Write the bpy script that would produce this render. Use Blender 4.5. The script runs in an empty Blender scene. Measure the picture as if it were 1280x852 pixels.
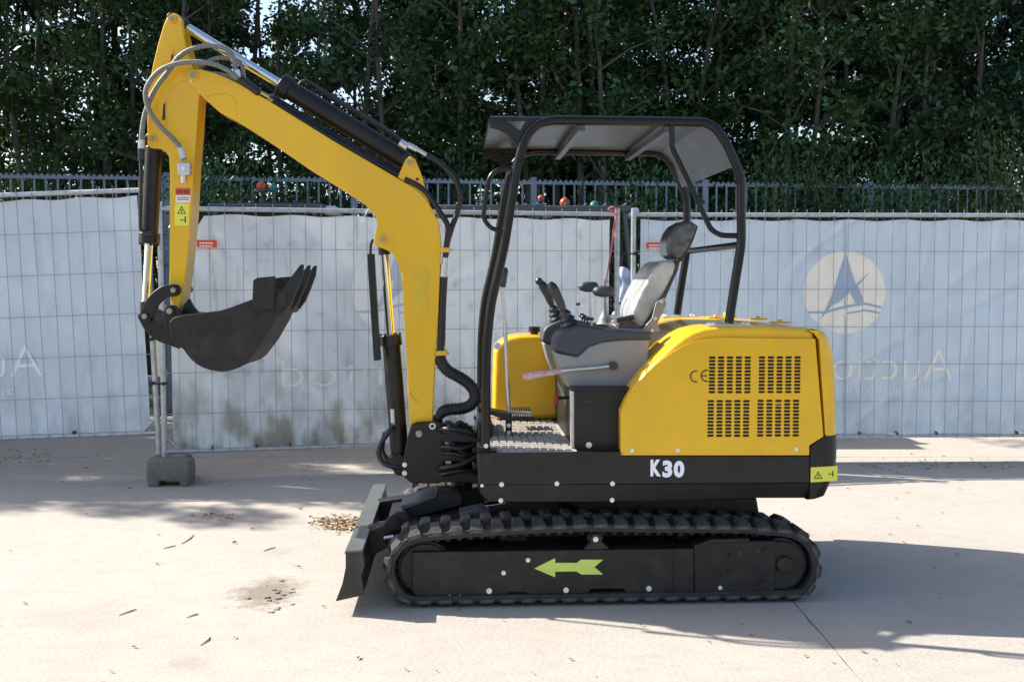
import bpy, bmesh, math, random
import numpy as np
from mathutils import Vector, Matrix, noise
from mathutils.geometry import tessellate_polygon
R = math.radians
C = bpy.context.scene.collection
scn = bpy.context.scene

# ------------------------------------------------------------------ camera, sky, sun, exposure
F_PX, CX, CY, EYE, PITCH = 1290.0, 640.0, 426.0, 1.5, math.atan(78 / 1290)
cam_d = bpy.data.cameras.new('camera'); cam = bpy.data.objects.new('camera', cam_d); C.objects.link(cam)
cam.location = (0, 0, EYE); cam.rotation_euler = (R(90) - PITCH, 0, 0)
cam_d.sensor_width = 36; cam_d.lens = 36 * F_PX / 1280; cam_d.clip_start = .05; cam_d.clip_end = 3000
scn.camera = cam
KX, KY = 1.15, .38                                   # a point at height h throws its shadow KX*h to the right, KY*h towards the camera
sun_v = Vector((-KX, KY, 1)).normalized()
w = bpy.data.worlds.new('World'); scn.world = w; w.use_nodes = True
nt = w.node_tree; bg = nt.nodes['Background']
sky = nt.nodes.new('ShaderNodeTexSky'); sky.sky_type = 'NISHITA'; sky.sun_disc = False
sky.sun_elevation = math.asin(sun_v.z); sky.sun_rotation = math.atan2(sun_v.x, sun_v.y)
sky.air_density = 1.0; sky.dust_density = 1.6
nt.links.new(sky.outputs[0], bg.inputs[0]); bg.inputs[1].default_value = .115
sl = bpy.data.lights.new('sun', 'SUN'); sun = bpy.data.objects.new('sun', sl); C.objects.link(sun)
sl.energy = 4.7; sl.angle = R(.5); sl.color = (1, .955, .88)
sun.rotation_euler = (-sun_v).to_track_quat('-Z', 'Y').to_euler()
scn.view_settings.view_transform = 'Standard'; scn.view_settings.look = 'None'
scn.view_settings.exposure = 1.2; scn.view_settings.gamma = 1

# ------------------------------------------------------------------ materials
def mat(name, col, rough=.6, metal=0, var=0., vscale=6., col2=None, bump=0., bscale=60., spec=.5, coat=0., island=0., trans=0., stretch=None, dust=0., dustcol=(.33, .28, .22)):
    m = bpy.data.materials.new(name); m.use_nodes = True
    n = m.node_tree; L = n.links; b = n.nodes['Principled BSDF']
    b.inputs['Roughness'].default_value = rough; b.inputs['Metallic'].default_value = metal
    b.inputs['Specular IOR Level'].default_value = spec; b.inputs['Coat Weight'].default_value = coat
    b.inputs['Coat Roughness'].default_value = .12
    tc = n.nodes.new('ShaderNodeTexCoord'); src = tc.outputs['Object']
    if stretch:
        mp = n.nodes.new('ShaderNodeMapping'); mp.inputs['Scale'].default_value = stretch
        L.new(src, mp.inputs[0]); src = mp.outputs[0]
    rgb = n.nodes.new('ShaderNodeRGB'); rgb.outputs[0].default_value = (*col, 1); out = rgb.outputs[0]
    def noise_n(scale, detail=6, ro=.6):
        t = n.nodes.new('ShaderNodeTexNoise'); t.inputs['Scale'].default_value = scale
        t.inputs['Detail'].default_value = detail; t.inputs['Roughness'].default_value = ro
        L.new(src, t.inputs['Vector']); return t
    def ramp(v, a, c):
        r = n.nodes.new('ShaderNodeMapRange'); r.inputs[1].default_value = a; r.inputs[2].default_value = c
        L.new(v, r.inputs[0]); return r.outputs[0]
    def mix(f, a, bb):
        x = n.nodes.new('ShaderNodeMix'); x.data_type = 'RGBA'
        L.new(f, x.inputs[0]); L.new(a, x.inputs[6])
        if isinstance(bb, tuple): x.inputs[7].default_value = (*bb, 1)
        else: L.new(bb, x.inputs[7])
        return x.outputs[2]
    if var:
        t = noise_n(vscale); c2 = col2 or tuple(v * (1 - var) for v in col)
        out = mix(ramp(t.outputs[0], .35, .68), out, c2)
    if dust:
        t = noise_n(9, 8, .7); f = ramp(t.outputs[0], .45, .8)
        mm = n.nodes.new('ShaderNodeMath'); mm.operation = 'MULTIPLY'; mm.inputs[1].default_value = dust; L.new(f, mm.inputs[0])
        out = mix(mm.outputs[0], out, dustcol)
        rr = n.nodes.new('ShaderNodeMapRange'); rr.inputs[3].default_value = rough; rr.inputs[4].default_value = .9
        L.new(mm.outputs[0], rr.inputs[0]); L.new(rr.outputs[0], b.inputs['Roughness'])
    if island:
        g = n.nodes.new('ShaderNodeNewGeometry'); hs = n.nodes.new('ShaderNodeHueSaturation')
        r = n.nodes.new('ShaderNodeMapRange'); r.inputs[3].default_value = 1 - island; r.inputs[4].default_value = 1 + island
        L.new(g.outputs['Random Per Island'], r.inputs[0]); L.new(r.outputs[0], hs.inputs['Value'])
        r2 = n.nodes.new('ShaderNodeMapRange'); r2.inputs[3].default_value = .47; r2.inputs[4].default_value = .52
        L.new(g.outputs['Random Per Island'], r2.inputs[0]); L.new(r2.outputs[0], hs.inputs['Hue'])
        L.new(out, hs.inputs['Color']); out = hs.outputs[0]
    L.new(out, b.inputs['Base Color'])
    if bump:
        t = noise_n(bscale, 4); bp = n.nodes.new('ShaderNodeBump'); bp.inputs['Strength'].default_value = bump
        bp.inputs['Distance'].default_value = .01
        L.new(t.outputs[0], bp.inputs['Height']); L.new(bp.outputs[0], b.inputs['Normal'])
    if trans:
        tr = n.nodes.new('ShaderNodeBsdfTranslucent'); L.new(out, tr.inputs[0])
        mx = n.nodes.new('ShaderNodeMixShader'); mx.inputs[0].default_value = trans
        L.new(b.outputs[0], mx.inputs[1]); L.new(tr.outputs[0], mx.inputs[2])
        L.new(mx.outputs[0], n.nodes['Material Output'].inputs[0])
    return m

M = dict(
    yellow=mat('yellow_paint', (.84, .475, .006), .30, var=.14, vscale=2.2, coat=.22, bump=.10, bscale=5, dust=.22, dustcol=(.56, .37, .10), spec=.4),
    yellow2=mat('yellow_tape', (.74, .47, .02), .55, var=.15, vscale=40, bump=.25, bscale=90),
    bright=mat('orange_yellow_paint', (.85, .43, .01), .35),
    black=mat('black_paint', (.011, .0105, .0105), .40, var=.25, vscale=5, bump=.04, bscale=80, dust=.05, spec=.35),
    dull=mat('dull_black_steel', (.015, .013, .012), .50, var=.35, vscale=9, bump=.10, bscale=60, dust=.4, dustcol=(.11, .09, .07), spec=.35),
    tube=mat('black_tube_paint', (.006, .0055, .006), .24, spec=.35, bump=.02, bscale=50),
    rubber=mat('track_rubber', (.018, .0165, .016), .72, var=.3, vscale=10, bump=.15, bscale=70, dust=.35, dustcol=(.12, .10, .085)),
    lug=mat('dusty_track_lug', (.034, .031, .029), .8, var=.4, vscale=14, bump=.2, bscale=80, dust=.9, dustcol=(.27, .235, .20)),
    blade=mat('dusty_black_steel', (.016, .015, .014), .42, bump=.05, bscale=60, dust=.35, dustcol=(.2, .18, .16)),
    flange=mat('painted_sheen_edge', (.11, .113, .108), .35, var=.3, vscale=12, bump=.05, coat=.3),  # pale blade flange: sunlit sheen put into the base colour
    hose=mat('hose_rubber', (.008, .008, .010), .45, bump=.1, bscale=150, dust=.08),
    greyhose=mat('grey_braided_hose', (.22, .21, .19), .55, var=.35, vscale=60, bump=.35, bscale=220),
    chrome=mat('chrome', (.75, .76, .78), .12, metal=1, bump=.01),
    steel=mat('zinc_steel', (.62, .62, .60), .35, metal=.7, var=.2, vscale=60),
    pin=mat('greased_pin', (.42, .42, .28), .4, metal=.5, var=.4, vscale=90),
    brass=mat('brass', (.55, .42, .18), .35, metal=.9),
    bolt=mat('bright_bolt', (.75, .75, .74), .3, metal=.45),
    deck=mat('ribbed_rubber_mat', (.42, .385, .34), .8, var=.35, vscale=25, bump=.2, bscale=120),
    grey=mat('grey_vinyl', (.255, .25, .25), .42, var=.15, vscale=8, bump=.25, bscale=14, coat=.2),
    charcoal=mat('charcoal_plastic', (.035, .042, .055), .5, bump=.12, bscale=220),
    plastic_wrap=mat('wrapped_seat_vinyl', (.52, .52, .51), .2, var=.4, vscale=12, bump=1., bscale=22, coat=.6),
    head_wrap=mat('wrapped_black_vinyl', (.025, .025, .028), .18, var=.5, vscale=26, col2=(.10, .10, .10), bump=1., bscale=30, coat=.8),
    knob=mat('knob_plastic', (.018, .018, .020), .35, coat=.2),
    pink=mat('red_wrapped_grip', (.50, .17, .16), .3, var=.5, vscale=45, col2=(.50, .44, .44), bump=.5, bscale=60, coat=.6),
    red=mat('red_plastic', (.28, .02, .02), .4),
    decal=mat('decal_yellow', (.78, .74, .08), .4, var=.06),
    arrow=mat('arrow_yellow_green', (.60, .72, .13), .45, var=.1, vscale=30),
    dred=mat('decal_red', (.65, .06, .03), .4), dwhite=mat('decal_white', (.78, .76, .74), .4),
    print_black=mat('print_black', (.02, .02, .02), .5), print_brown=mat('print_brown', (.11, .06, .01), .5),
    white=mat('white_letter', (.85, .86, .9), .5),
    roofgrey=mat('roof_underside_grey', (.085, .092, .105), .30, var=.55, vscale=5, bump=.06, bscale=20, dust=.08),
    galv=mat('galvanised_steel', (.50, .52, .54), .42, metal=.45, var=.3, vscale=25, bump=.05, bscale=90),
    wire=mat('backlit_wire', (.33, .35, .37), .5, metal=.3, var=.3, vscale=30),  # darker than the galvanised frame: backlit shade painted into the wire colour
    palisade=mat('grey_painted_railing', (.21, .25, .30), .55, var=.25, vscale=9),
    block=mat('grey_concrete_foot', (.19, .175, .15), .9, var=.35, vscale=9, bump=.5, bscale=80),
    bark=mat('bark', (.135, .12, .10), .9, var=.5, vscale=9, bump=.8, bscale=40, stretch=(1, 1, .3)),
    leaf=mat('leaf', (.038, .088, .026), .42, island=.5, trans=.2, spec=.4),
    leaf2=mat('leaf_blue_green', (.028, .074, .032), .40, island=.5, trans=.18, spec=.4),
    leaf3=mat('leaf_light', (.055, .105, .022), .45, island=.4, trans=.2),
    litter=mat('dry_leaf', (.26, .165, .085), .8, island=.5),
    pile=mat('pale_dry_leaf', (.44, .33, .21), .8, island=.35),
    twig=mat('twig', (.10, .075, .05), .9),
    rope=mat('pink_rope', (.50, .13, .17), .7, bump=.4, bscale=300),
    bag=mat('blue_white_bag', (.62, .70, .80), .45, var=.7, vscale=16, col2=(.20, .32, .52), bump=.3, bscale=40, trans=.15),
    string=mat('white_string', (.8, .8, .78), .7),
    orange=mat('orange_beacon', (.40, .07, .025), .35), green=mat('green_beacon', (.015, .17, .11), .35),
    forklift=mat('forklift_grey', (.05, .055, .065), .5), forkred=mat('forklift_red', (.25, .03, .025), .45, coat=.3),
    tyre=mat('tyre', (.02, .02, .02), .8), lightgrey=mat('light_grey_plastic', (.45, .50, .56), .5),
    logo=mat('banner_print_cream', (.96, .88, .76), .7, var=.10, vscale=10),
    logoblue=mat('banner_print_blue', (.36, .45, .54), .7),
    faint=mat('banner_print_faded', (.78, .80, .80), .7),
    soil=mat('soil', (.09, .07, .045), 1, var=.5, vscale=2, col2=(.05, .065, .025), bump=.6, bscale=15),
)

def banner_mat(name, base, seed, dirt=1.):
    m = bpy.data.materials.new(name); m.use_nodes = True; n = m.node_tree; L = n.links
    b = n.nodes['Principled BSDF']; b.inputs['Roughness'].default_value = .55
    tc = n.nodes.new('ShaderNodeTexCoord')
    def nz(scale, st, det=5):
        mp = n.nodes.new('ShaderNodeMapping'); mp.inputs['Scale'].default_value = st; mp.inputs['Location'].default_value = (seed, 0, seed * 2)
        L.new(tc.outputs['Object'], mp.inputs[0])
        t = n.nodes.new('ShaderNodeTexNoise'); t.inputs['Scale'].default_value = scale; t.inputs['Detail'].default_value = det
        L.new(mp.outputs[0], t.inputs[0]); return t.outputs[0]
    def mr(v, a, c, lo=0, hi=1):
        r = n.nodes.new('ShaderNodeMapRange'); r.inputs[1].default_value = a; r.inputs[2].default_value = c
        r.inputs[3].default_value = lo; r.inputs[4].default_value = hi; L.new(v, r.inputs[0]); return r.outputs[0]
    def mul(a, c):
        x = n.nodes.new('ShaderNodeMath'); x.operation = 'MULTIPLY'; L.new(a, x.inputs[0])
        if isinstance(c, float): x.inputs[1].default_value = c
        else: L.new(c, x.inputs[1])
        return x.outputs[0]
    def mix(f, a, c):
        x = n.nodes.new('ShaderNodeMix'); x.data_type = 'RGBA'; L.new(f, x.inputs[0])
        if isinstance(a, tuple): x.inputs[6].default_value = (*a, 1)
        else: L.new(a, x.inputs[6])
        x.inputs[7].default_value = (*c, 1); return x.outputs[2]
    sx = n.nodes.new('ShaderNodeSeparateXYZ'); L.new(tc.outputs['Object'], sx.inputs[0])
    col = mix(mr(nz(1.3, (1, 1, 1)), .35, .7), base, tuple(v * .86 for v in base))
    col = mix(mul(mr(nz(5, (14, 1, .5)), .45, .75), .35), col, tuple(v * .8 for v in base))       # weave streaks
    low = mr(sx.outputs['Z'], .85, 0.03, .05, 1)
    col = mix(mul(mul(mr(nz(4, (1.4, 1, .7), 8), .43, .62), low), .8 * dirt), col, (.23, .22, .155))
    col = mix(mul(mr(nz(9, (1, 1, 1), 8), .58, .74), .35 * dirt), col, (.30, .30, .27))
    col = mix(mul(mr(nz(2.2, (5, 1, .6), 8), .60, .72), .45 * dirt), col, (.30, .31, .27))
    L.new(col, b.inputs['Base Color'])
    bp = n.nodes.new('ShaderNodeBump'); bp.inputs['Strength'].default_value = .6; bp.inputs['Distance'].default_value = .03
    L.new(nz(5, (1, 1, .6), 6), bp.inputs['Height']); L.new(bp.outputs[0], b.inputs['Normal'])
    tr = n.nodes.new('ShaderNodeBsdfTranslucent'); L.new(col, tr.inputs[0])
    mx = n.nodes.new('ShaderNodeMixShader'); mx.inputs[0].default_value = .12
    L.new(b.outputs[0], mx.inputs[1]); L.new(tr.outputs[0], mx.inputs[2]); L.new(mx.outputs[0], n.nodes['Material Output'].inputs[0])
    return m

def concrete_mat():
    m = bpy.data.materials.new('worn_concrete'); m.use_nodes = True; n = m.node_tree; L = n.links
    b = n.nodes['Principled BSDF']; b.inputs['Roughness'].default_value = .88; b.inputs['Specular IOR Level'].default_value = .3
    g = n.nodes.new('ShaderNodeNewGeometry'); pos = g.outputs['Position']
    def nz(scale, st=(1, 1, 1), det=8, ro=.6, off=0):
        mp = n.nodes.new('ShaderNodeMapping'); mp.inputs['Scale'].default_value = st; mp.inputs['Location'].default_value = (off, off, 0)
        L.new(pos, mp.inputs[0]); t = n.nodes.new('ShaderNodeTexNoise'); t.inputs['Scale'].default_value = scale
        t.inputs['Detail'].default_value = det; t.inputs['Roughness'].default_value = ro; L.new(mp.outputs[0], t.inputs[0]); return t.outputs[0]
    def mr(v, a, c, lo=0, hi=1):
        r = n.nodes.new('ShaderNodeMapRange'); r.inputs[1].default_value = a; r.inputs[2].default_value = c
        r.inputs[3].default_value = lo; r.inputs[4].default_value = hi; L.new(v, r.inputs[0]); return r.outputs[0]
    def mth(op, a, c):
        x = n.nodes.new('ShaderNodeMath'); x.operation = op
        for i, v in enumerate((a, c)):
            if isinstance(v, (int, float)): x.inputs[i].default_value = v
            else: L.new(v, x.inputs[i])
        return x.outputs[0]
    def mix(f, a, c):
        x = n.nodes.new('ShaderNodeMix'); x.data_type = 'RGBA'; L.new(f, x.inputs[0])
        if isinstance(a, tuple): x.inputs[6].default_value = (*a, 1)
        else: L.new(a, x.inputs[6])
        x.inputs[7].default_value = (*c, 1); return x.outputs[2]
    base = (.395, .352, .305)
    col = mix(mr(nz(.9), .35, .7), base, (.35, .312, .27))
    col = mix(mth('MULTIPLY', mr(nz(5, (1, 2.2, 1), 10, .7), .45, .75), .6), col, (.30, .26, .22))
    col = mix(mth('MULTIPLY', mr(nz(60, det=3), .54, .68), .6), col, (.27, .235, .20))
    col = mix(mth('MULTIPLY', mr(nz(140, det=2, off=3), .58, .68), .5), col, (.60, .56, .51))
    col = mix(mth('MULTIPLY', mr(nz(2.4, det=9, ro=.75, off=7), .58, .72), .35), col, (.28, .235, .19))
    col = mix(mth('MULTIPLY', mr(nz(3, (.5, 6, 1), 8, .7, 11), .52, .75), .30), col, (.33, .295, .255))      # dragged tyre dirt
    col = mix(mth('MULTIPLY', mr(nz(26, det=6, ro=.8, off=5), .60, .72), .35), col, (.25, .22, .19))
    # brown spalled patch and smaller stains lying on the slab
    for (x, y, rx, ry, k) in ((-1.17, 4.86, .17, .26, .9), (-1.28, 5.6, .12, .12, .2), (-1.26, 3.95, .09, .08, .3), (-.90, 6.2, .18, .22, .5), (1.9, 9.5, 1.2, .5, .5), (-1.9, 4.5, .3, .2, .12)):
        sub = n.nodes.new('ShaderNodeVectorMath'); sub.operation = 'SUBTRACT'; sub.inputs[1].default_value = (x, y, 0); L.new(pos, sub.inputs[0])
        mp = n.nodes.new('ShaderNodeVectorMath'); mp.operation = 'DIVIDE'; mp.inputs[1].default_value = (rx, ry, 1); L.new(sub.outputs[0], mp.inputs[0])
        ln = n.nodes.new('ShaderNodeVectorMath'); ln.operation = 'LENGTH'; L.new(mp.outputs[0], ln.inputs[0])
        d = mth('ADD', ln.outputs['Value'], mth('MULTIPLY', mth('SUBTRACT', nz(11, det=8, ro=.75, off=x * 5), .5), 2.6))
        col = mix(mth('MULTIPLY', mr(d, 1.15, .45), k), col, (.19, .155, .12))
    L.new(col, b.inputs['Base Color'])
    bp = n.nodes.new('ShaderNodeBump'); bp.inputs['Strength'].default_value = .5; bp.inputs['Distance'].default_value = .006
    L.new(mth('ADD', nz(45, det=6), mth('MULTIPLY', nz(6), 1.5)), bp.inputs['Height']); L.new(bp.outputs[0], b.inputs['Normal'])
    return m
M['concrete'] = concrete_mat()

# ------------------------------------------------------------------ mesh helpers
class MB:
    def __init__(s): s.v = []; s.f = []; s.m = []
    def add(s, v, f, mi=0):
        o = len(s.v); s.v += [tuple(p) for p in v]; s.f += [tuple(i + o for i in q) for q in f]; s.m += [mi] * len(f); return s
    def box(s, x0, x1, y0, y1, z0, z1, mi=0):
        v = [(x, y, z) for x in (x0, x1) for y in (y0, y1) for z in (z0, z1)]
        return s.add(v, [(0, 1, 3, 2), (4, 6, 7, 5), (0, 4, 5, 1), (2, 3, 7, 6), (0, 2, 6, 4), (1, 5, 7, 3)], mi)
    def prism(s, pts, y0, y1, holes=(), mi=0):
        loops = [list(pts)] + [list(h) for h in holes]; flat = [p for l in loops for p in l]; n = len(flat)
        tris = tessellate_polygon([[Vector((p[0], p[1], 0)) for p in l] for l in loops])
        v = [(p[0], y0, p[1]) for p in flat] + [(p[0], y1, p[1]) for p in flat]
        if len(loops) == 1: f = [tuple(range(n)), tuple(reversed(range(n, 2 * n)))]
        else: f = [tuple(t) for t in tris] + [tuple(i + n for i in reversed(t)) for t in tris]
        o = 0
        for l in loops:
            k = len(l); f += [(o + i, o + (i + 1) % k, n + o + (i + 1) % k, n + o + i) for i in range(k)]; o += k
        return s.add(v, f, mi)
    def tube(s, pts, r, seg=10, mi=0, caps=True, rf=None):
        pts = [Vector(p) for p in pts]; n = len(pts); v = []; f = []
        up = None
        for i, p in enumerate(pts):
            d = (pts[min(i + 1, n - 1)] - pts[max(i - 1, 0)]).normalized()
            if up is None:
                a = Vector((0, 1, 0)) if abs(d.y) < .9 else Vector((1, 0, 0)); up = (a - d * a.dot(d)).normalized()
            else: up = (up - d * up.dot(d)).normalized()
            b = d.cross(up); rr = rf(i) if rf else (r[i] if isinstance(r, (list, tuple)) else r)
            for k in range(seg):
                t = 2 * math.pi * k / seg; v.append(p + (up * math.cos(t) + b * math.sin(t)) * rr)
        for i in range(n - 1):
            for k in range(seg):
                a = i * seg + k; c = i * seg + (k + 1) % seg; f.append((a, c, c + seg, a + seg))
        if caps: f += [tuple(reversed(range(seg))), tuple(range((n - 1) * seg, n * seg))]
        return s.add(v, f, mi)
    def cyl(s, p0, p1, r, r1=None, seg=16, mi=0): return s.tube([p0, p1], [r, r if r1 is None else r1], seg, mi)
    def ball(s, c, r, seg=12, rings=8, mi=0, sc=(1, 1, 1)):
        v = []; f = []
        for i in range(rings + 1):
            a = math.pi * i / rings
            for k in range(seg):
                t = 2 * math.pi * k / seg
                v.append((c[0] + r * sc[0] * math.sin(a) * math.cos(t), c[1] + r * sc[1] * math.sin(a) * math.sin(t), c[2] + r * sc[2] * math.cos(a)))
        for i in range(rings):
            for k in range(seg):
                a = i * seg + k; b = i * seg + (k + 1) % seg; f.append((a, b, b + seg, a + seg))
        return s.add(v, f, mi)
    def loft(s, rings, mi=0, caps=True):
        n = len(rings[0]); v = [p for r in rings for p in r]; f = []
        for i in range(len(rings) - 1):
            for k in range(n):
                a = i * n + k; b = i * n + (k + 1) % n; f.append((a, b, b + n, a + n))
        if caps: f += [tuple(reversed(range(n))), tuple(range((len(rings) - 1) * n, len(rings) * n))]
        return s.add(v, f, mi)
    def mesh(s, name, mats, smooth=35):
        me = bpy.data.meshes.new(name); me.from_pydata([tuple(p) for p in s.v], [], s.f)
        mats = mats if isinstance(mats, (list, tuple)) else [mats]
        for m in mats: me.materials.append(m)
        if len(mats) > 1: me.polygons.foreach_set('material_index', s.m)
        bm = bmesh.new(); bm.from_mesh(me); bmesh.ops.remove_doubles(bm, verts=bm.verts, dist=1e-6)
        bmesh.ops.recalc_face_normals(bm, faces=bm.faces); bm.to_mesh(me); bm.free()
        if smooth:
            me.polygons.foreach_set('use_smooth', [True] * len(me.polygons)); me.set_sharp_from_angle(angle=R(smooth))
        return me
    def build(s, name, mats, parent=None, bevel=0., smooth=35, seg=2):
        o = bpy.data.objects.new(name, s.mesh(name, mats, smooth)); C.objects.link(o)
        if parent: o.parent = parent
        if bevel:
            md = o.modifiers.new('bevel', 'BEVEL'); md.width = bevel; md.segments = seg; md.limit_method = 'ANGLE'; md.angle_limit = R(38)
            md.harden_normals = False
        return o
def inst(name, me, parent, loc=(0, 0, 0), rot=(0, 0, 0), sc=(1, 1, 1)):
    o = bpy.data.objects.new(name, me); C.objects.link(o); o.parent = parent; o.location = loc; o.rotation_euler = rot; o.scale = sc; return o
def tag(o, label=None, cat=None, group=None, kind=None):
    for k, v in (('label', label), ('category', cat), ('group', group), ('kind', kind)):
        if v: o[k] = v
    return o
def empty(name, loc=(0, 0, 0), rot=(0, 0, 0)):
    o = bpy.data.objects.new(name, None); o.empty_display_size = .1; C.objects.link(o); o.location = loc; o.rotation_euler = rot; return o
def spline(pts, n=8):
    pts = [Vector(p) for p in pts]; P = [pts[0] * 2 - pts[1]] + pts + [pts[-1] * 2 - pts[-2]]; out = []
    for i in range(1, len(P) - 2):
        a, b, c, d = P[i - 1:i + 3]
        for k in range(n):
            t = k / n
            out.append(.5 * ((2 * b) + (c - a) * t + (2 * a - 5 * b + 4 * c - d) * t * t + (3 * b - a - 3 * c + d) * t ** 3))
    return out + [pts[-1]]
class Frame:
    """local frame of a thing: turns a reference pixel into a point on one of its planes (local y = const)"""
    def __init__(s, loc, rot): s.mw = Matrix.LocRotScale(Vector(loc), __import__('mathutils').Euler(rot), None); s.inv = s.mw.inverted()
    def p(s, u, v, y):
        d = Vector(((u - CX) / F_PX, math.cos(PITCH) - (v - CY) / F_PX * math.sin(PITCH), -math.sin(PITCH) - (v - CY) / F_PX * math.cos(PITCH)))
        o = s.inv @ Vector((0, 0, EYE)); dl = s.inv.to_3x3() @ d; t = (y - o.y) / dl.y; q = o + dl * t
        return Vector((q.x, y, q.z))
    def xz(s, pts, y): return [(lambda q: (q.x, q.z))(s.p(u, v, y)) for u, v in pts]
def text_mesh(s, size, name='text', offset=0., shear=0.):
    cu = bpy.data.curves.new(name, 'FONT'); cu.body = s; cu.size = size; cu.offset = offset; cu.shear = shear; cu.resolution_u = 4
    o = bpy.data.objects.new(name, cu); C.objects.link(o); dg = bpy.context.evaluated_depsgraph_get()
    me = bpy.data.meshes.new_from_object(o.evaluated_get(dg)); bpy.data.objects.remove(o); bpy.data.curves.remove(cu); return me
def text_on(name, s, x0, x1, z0, z1, yfun, m, parent, offset=0., mirror=False, thick=.0):
    """lettering fitted to the box x0..x1, z0..z1 on a surface y = yfun(x, z)"""
    me = text_mesh(s, 1., name, offset); xs = [v.co.x for v in me.vertices]; ys = [v.co.y for v in me.vertices]
    a, b, c, d = min(xs), max(xs), min(ys), max(ys)
    if mirror:
        bm = bmesh.new(); bm.from_mesh(me)
        bmesh.ops.triangulate(bm, faces=bm.faces); bm.to_mesh(me); bm.free()
    for v in me.vertices:
        t = (v.co.x - a) / (b - a)
        if mirror: t = 1 - t
        x = x0 + (x1 - x0) * t; z = z0 + (z1 - z0) * (v.co.y - c) / (d - c); v.co = (x, yfun(x, z), z)
    me.materials.clear(); me.materials.append(m); me.name = name
    o = bpy.data.objects.new(name, me); C.objects.link(o); o.parent = parent; return o

# ------------------------------------------------------------------ ground
g = MB().add([(-900, -900, 0), (900, -900, 0), (900, 900, 0), (-900, 900, 0)], [(0, 1, 2, 3)]).build('ground', M['soil'], smooth=0)
g.location.z = -.03; tag(g, kind='structure')
yard = empty('concrete_yard'); tag(yard, kind='structure')
def slab(x0, x1, y0, y1, seed):
    rnd = random.Random(seed); e = .0025
    def edge(a, b, n):
        out = []
        for i in range(n):
            t = i / n; out.append(((a[0] + (b[0] - a[0]) * t), (a[1] + (b[1] - a[1]) * t)))
        return out
    c = [(x0 + e, y0 + e), (x1 - e, y0 + e), (x1 - e, y1 - e), (x0 + e, y1 - e)]
    pts = []
    for i in range(4): pts += edge(c[i], c[(i + 1) % 4], 60)
    cx, cy = (x0 + x1) / 2, (y0 + y1) / 2; res = []
    for (x, y) in pts:
        k = rnd.random() ** 3 * .006
        res.append((x + (k if x < cx else -k) * (abs(x - x0) < .01 or abs(x - x1) < .01), y + (k if y < cy else -k) * (abs(y - y0) < .01 or abs(y - y1) < .01)))
    v = [(x, y, 0) for x, y in res] + [(x, y, -.02) for x, y in res]; n = len(res)
    f = [tuple(range(n))] + [(i, i + n, (i + 1) % n + n, (i + 1) % n) for i in range(n)]
    MB().add(v, f).build('slab', M['concrete'], yard, smooth=0)
xs = [-10.7, -4.7, 1.31, 7.3, 13.3]; ys = [-6, 3.05, 8.62, 11.2]
for i in range(4):
    for j in range(3): slab(xs[i], xs[i + 1], ys[j], ys[j + 1], i * 7 + j)

# ------------------------------------------------------------------ EXCAVATOR
EL, ER = (.30, 4.655, 0), (0, 0, math.atan(65 / 1290))
ex = empty('mini_excavator', EL, ER)
tag(ex, 'yellow and black mini excavator with open canopy, raised boom and curled bucket on rubber tracks', 'excavator')
E = Frame(EL, ER)
def pl(name, pts, y0, y1, m, parent=None, bevel=0., holes=(), ref=None, smooth=30):
    q = E.xz(pts, y0 if ref is None else ref); hs = [E.xz(h, y0 if ref is None else ref) for h in holes]
    return MB().prism(q, y0, y1, hs).build(name, m, parent or ex, bevel, smooth)
def hosep(pts, y):
    return spline([E.p(p[0], p[1], p[2] if len(p) > 2 else y) for p in pts], 8)
def pipe(name, pts, y, r, m, parent=None, seg=10, smooth_path=True, rf=None):
    q = hosep(pts, y) if smooth_path else [E.p(p[0], p[1], p[2] if len(p) > 2 else y) for p in pts]
    return MB().tube(q, r, seg, rf=rf).build(name, m, parent or ex, smooth=60)
bolt_me = MB().cyl((0, 0, 0), (0, -.003, 0), .013, seg=14).cyl((0, -.003, 0), (0, -.010, 0), .0085, seg=6).mesh('bolt', M['bolt'])
bolt_dk = MB().cyl((0, 0, 0), (0, -.006, 0), .014, seg=14).cyl((0, -.006, 0), (0, -.014, 0), .008, seg=6).mesh('bolt', M['dull'])
def bolt(u, v, y, parent=None, me=None, s=1.):
    return inst('bolt', me or bolt_me, parent or ex, E.p(u, v, y), (0, random.random(), 0), (s, 1, s))
def pin(u, v, y, r, parent, y1=None, m=None, ring='yellow'):
    c = E.p(u, v, y); b = MB().cyl(c, c + Vector((0, -.012, 0)), r, seg=20)
    b.cyl(c + Vector((0, -.012, 0)), c + Vector((0, -.020, 0)), r * .62, seg=16, mi=1).cyl(c + Vector((0, -.02, 0)), c + Vector((0, -.024, 0)), r * .3, seg=6, mi=1)
    if y1 is not None: b.cyl(c, (c.x, y1 + .02, c.z), r * .8, seg=16)
    return b.build('pin', [M[ring], m or M['pin']], parent)

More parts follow.
